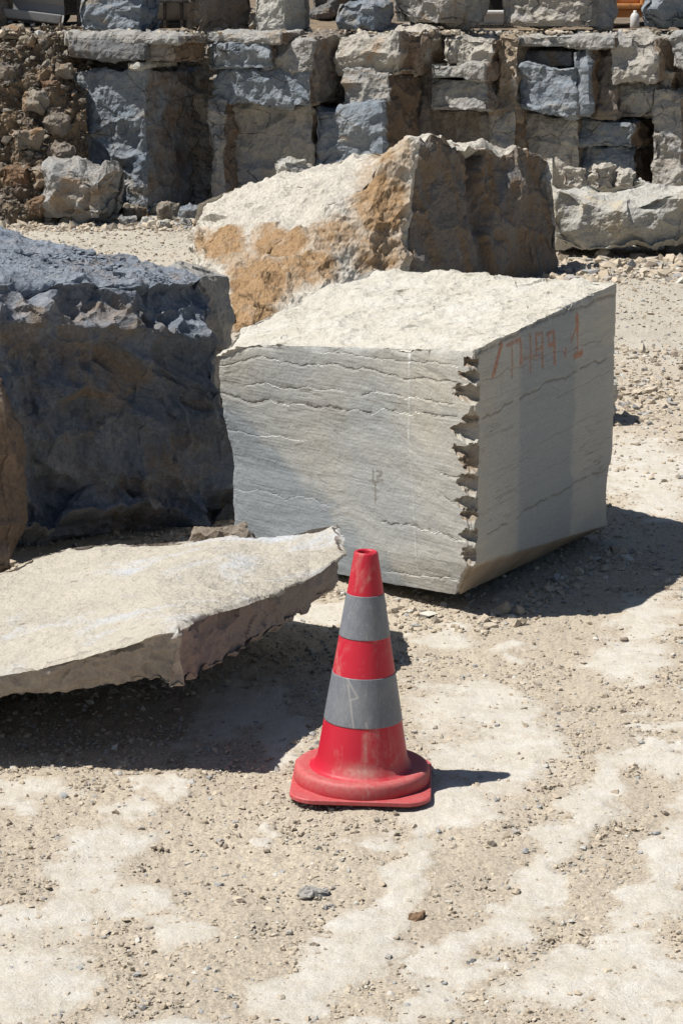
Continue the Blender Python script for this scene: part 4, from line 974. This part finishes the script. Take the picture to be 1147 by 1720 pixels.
# ------------------------------------------------------------------ traffic cone
def traffic_cone():
    px, py = .064, 7.125
    g = max(gheight(np.array([px+a for a in (-.2, 0, .2)]*3), np.array([py+b for b in (-.2, 0, .2) for _ in range(3)])))
    z0 = g+.004
    root = empty('traffic_cone', (px, py, z0)); tag(root, 'red traffic cone with two grey reflective bands and a round stepped base', 'traffic cone')
    red = cone_plastic('red_plastic', (.50, .014, .034), (.46, .30, .25), .52)
    redb = cone_plastic('dusty_red_base', (.48, .018, .036), (.44, .26, .22), .50)
    # heights of the colour changes, from the front of the cone in the photo
    def front(Y, r):                        # height on the cone's front line seen at pixel row Y
        v = ray(609, Y); t = (py-r)/v[1]; return CAM_H+v[2]*t-z0
    rz = [(1300, .147), (1226, .1275), (1143, .1045), (1078, .0865), (1003, .0575)]
    zs = [front(Y, r) for Y, r in rz]
    ztop = .752
    zb, z1, z2, z3, z4 = zs
    def rad(z): return np.interp(z, [0.05, ztop], [.1485, .0365])
    def dustf(V):
        m = np.zeros(len(V)); a = np.arctan2(V[:, 0], -V[:, 1])
        m = np.maximum(m, .75*np.exp(-((V[:, 2]-.085)/.022)**2)*np.exp(-((a-.0)/.42)**2)*1.3)
        m = np.maximum(m, .5*np.exp(-((V[:, 2]-.08)/.02)**2)*np.exp(-((a-.75)/.3)**2))
        m = np.maximum(m, .8*np.exp(-((a-.05)/.05)**2)*((V[:, 2] > .08) & (V[:, 2] < .20)))
        return np.clip(m, 0, 1)
    def seg(za, zb_, off=0.0): return [(rad(z)+off, z) for z in np.linspace(za, zb_, 14)]
    fil = [(.166, .060), (.158, .0625), (.152, .068), (.1485, .078)]
    body = fil+[(rad(z), z) for z in np.linspace(.088, ztop-.004, 60)]+[(.0355, ztop), (.032, ztop+.002), (.027, ztop+.001), (.0245, ztop-.004), (.025, ztop-.05), (.03, ztop-.12), (.001, ztop-.14)]
    revolve('cone_body', body, 'z', (px, py, z0), red, root, 96, {'dust': dustf})
    n = Nodes('reflective_tape')
    dm = n.math('MULTIPLY', n.ramp(n.noise(11, 8, .75, n.mapping((1, 1, .6))), [(.45, 0), (.66, 1)]), .6)
    sc = n.noise(16, 6, .7, n.mapping((3, 3, .5), rot=(.4, .3, .2)), 1.0)
    scr = n.ramp(sc, [(.49, 0), (.5, 1), (.51, 0)])
    col = n.mix(dm, (.145, .158, .182), (.24, .245, .25)); col = n.mix(n.math('MULTIPLY', scr, .6), col, (.42, .4, .38))
    col = n.mix(n.attr('dust'), col, (.44, .42, .38))
    tape = n.done(col, .5, n.bump(n.voro(300), .08, .001), .35)
    def scratch(V):
        a = np.arctan2(V[:, 0], -V[:, 1])*rad(V[:, 2]); z = V[:, 2]; m = np.zeros(len(V))
        for (a0, za), (a1, zb2) in (((-.055, z2-.0), (-.018, (z1+z2)/2+.02)), ((-.018, (z1+z2)/2+.02), (-.045, (z1+z2)/2+.01)), ((-.05, z2-.02), (-.03, z1)), ((.008, z1+.02), (.012, z1))):
            dx, dy = a1-a0, zb2-za; t = np.clip(((a-a0)*dx+(z-za)*dy)/(dx*dx+dy*dy), 0, 1)
            m = np.maximum(m, .6*np.exp(-(np.hypot(a-a0-t*dx, z-za-t*dy)/.0026)**2))
        return m
    for za, zb_ in ((z1, z2), (z3, z4)):
        pr = [(rad(za)-.001, za)]+[(rad(z)+.0014, z) for z in np.linspace(za, zb_, 60)]+[(rad(zb_)-.001, zb_)]
        revolve('reflective_band', pr, 'z', (px, py, z0), tape, root, 220, {'dust': scratch if za == z1 else (lambda V: np.zeros(len(V)))})
    def dust_base(V):
        return np.clip(.12+.35*(V[:, 2] > .045)*np.clip(np.hypot(V[:, 0], V[:, 1])/.2, 0, 1), 0, .5)
    ring = [(.10, .016), (.2135, .016), (.2145, .020), (.2125, .052), (.208, .061), (.199, .065), (.185, .063), (.165, .0600), (.10, .0600)]
    revolve('base_ring', ring, 'z', (px, py, z0), redb, root, 128, {'dust': dust_base})
    # square foot plate with round corners, a little curled
    a = .219; rc = .075; pts = []
    for k, (sx, sy) in enumerate(((1, 1), (-1, 1), (-1, -1), (1, -1))):
        for t in np.linspace(0, math.pi/2, 10):
            an = t+k*math.pi/2; pts.append((sx*(a-rc)+rc*math.cos(an), sy*(a-rc)+rc*math.sin(an)))
    pts = np.array(pts); npt = len(pts); V = []
    for zz, k in ((.0, .985), (.003, 1.0), (.013, 1.0), (.016, .985), (.017, .6)):
        lift = .004*np.clip(np.hypot(pts[:, 0], pts[:, 1])-.24, 0, 1)/.06
        V.append(np.stack([pts[:, 0]*k, pts[:, 1]*k, np.full(npt, zz)+lift], 1))
    V = np.concatenate(V); i = np.arange(5*npt).reshape(5, npt); j = np.roll(i, -1, 1)
    F = np.stack([i[:-1], j[:-1], j[1:], i[1:]], -1).reshape(-1, 4)
    o = mesh_obj('base_plate', V+np.array([px, py, z0]), F, redb, root, {'dust': np.clip(.35+.0*V[:, 0], 0, 1)}, smooth=False, origin=(px, py, z0))
    o.rotation_euler.z = math.radians(-2.5)
    root.rotation_euler = (0, math.radians(.9), math.radians(0))
traffic_cone()

# ------------------------------------------------------------------ single stones on the near floor
for k, (X_, Y_, w_, m_, lab) in enumerate([
    (532, 1497, .075, 'grey', 'flat grey stone on the gravel, the largest in front of the cone'), (698, 1531, .052, 'rust', 'flat brown stone lying right of centre near the bottom'),
    (826, 1416, .030, 'dark2', 'small dark stone at the end of a pale streak right of the cone'), (528, 1581, .026, 'brown', 'brown pebble on the pale patch near the bottom centre'),
    (522, 1636, .024, 'grey', 'grey pebble on the pale patch, lowest of the pebbles'), (936, 1196, .028, 'dark2', 'dark blue pebble right of the cone towards the block shadow'),
    (258, 1366, .030, 'pale', 'pale flat pebble below the edge of the slab shadow'), (532, 1421, .024, 'grey', 'grey pebble in the gravel just below the cone'),
    (792, 1606, .024, 'dark2', 'dark pebble near the bottom right of centre'), (240, 1453, .022, 'brown', 'tan pebble beside the pale patch at lower left'), (1060, 1240, .02, 'brown', 'brown pebble at the right of the floor'),
    (872, 1134, .022, 'grey', 'grey pebble between the cone and the block shadow'), (660, 1108, .035, 'rubble', 'tan stone just right of the cone beside the slab tip shadow'), (742, 1562, .02, 'pale', 'cream pebble right of the flat brown stone')]):
    q = gz(X_, Y_, .01); zg = float(gheight(q[:1], q[1:2])[0])
    boulder('pebble', q[0], q[1], zg-.006, w_*1.3, w_*.8, w_*.45, M[m_], lab, 300+k*3.3, k*.9+.2, w_/14, .5, s=w_*1.2, cat='pebble')

# ------------------------------------------------------------------ light, sky, camera
SUN = Vector((-.568, -.107, 1.0)).normalized()
sd = bpy.data.lights.new('sun', 'SUN'); sd.energy = 4.8; sd.angle = math.radians(.53); sd.color = (1.0, .965, .91)
so = bpy.data.objects.new('sun', sd); C.objects.link(so); so.rotation_euler = SUN.to_track_quat('Z', 'Y').to_euler()
w = bpy.data.worlds.new('World'); bpy.context.scene.world = w; w.use_nodes = True
nt = w.node_tree; nt.nodes.clear()
sky = nt.nodes.new('ShaderNodeTexSky'); sky.sky_type = 'NISHITA'; sky.sun_disc = False
sky.sun_elevation = math.asin(SUN.z); sky.sun_rotation = math.atan2(SUN.x, SUN.y); sky.altitude = 300; sky.air_density = 1.0; sky.dust_density = .6
bg = nt.nodes.new('ShaderNodeBackground'); bg.inputs[1].default_value = .05
wo = nt.nodes.new('ShaderNodeOutputWorld'); nt.links.new(sky.outputs[0], bg.inputs[0]); nt.links.new(bg.outputs[0], wo.inputs[0])
cd = bpy.data.cameras.new('camera'); cd.sensor_fit = 'VERTICAL'; cd.sensor_height = 36.0; cd.lens = 36*FPX/1720
cd.clip_start = .1; cd.clip_end = 2000
co = bpy.data.objects.new('camera', cd); C.objects.link(co); co.location = EYE; co.rotation_euler = (math.pi/2-PITCH, 0, 0)
sc = bpy.context.scene; sc.camera = co
sc.view_settings.view_transform = 'Standard'; sc.view_settings.look = 'None'; sc.view_settings.exposure = 0.39; sc.view_settings.gamma = 1.0
sc.cycles.max_bounces = 6; sc.cycles.diffuse_bounces = 2; sc.cycles.transparent_max_bounces = 12
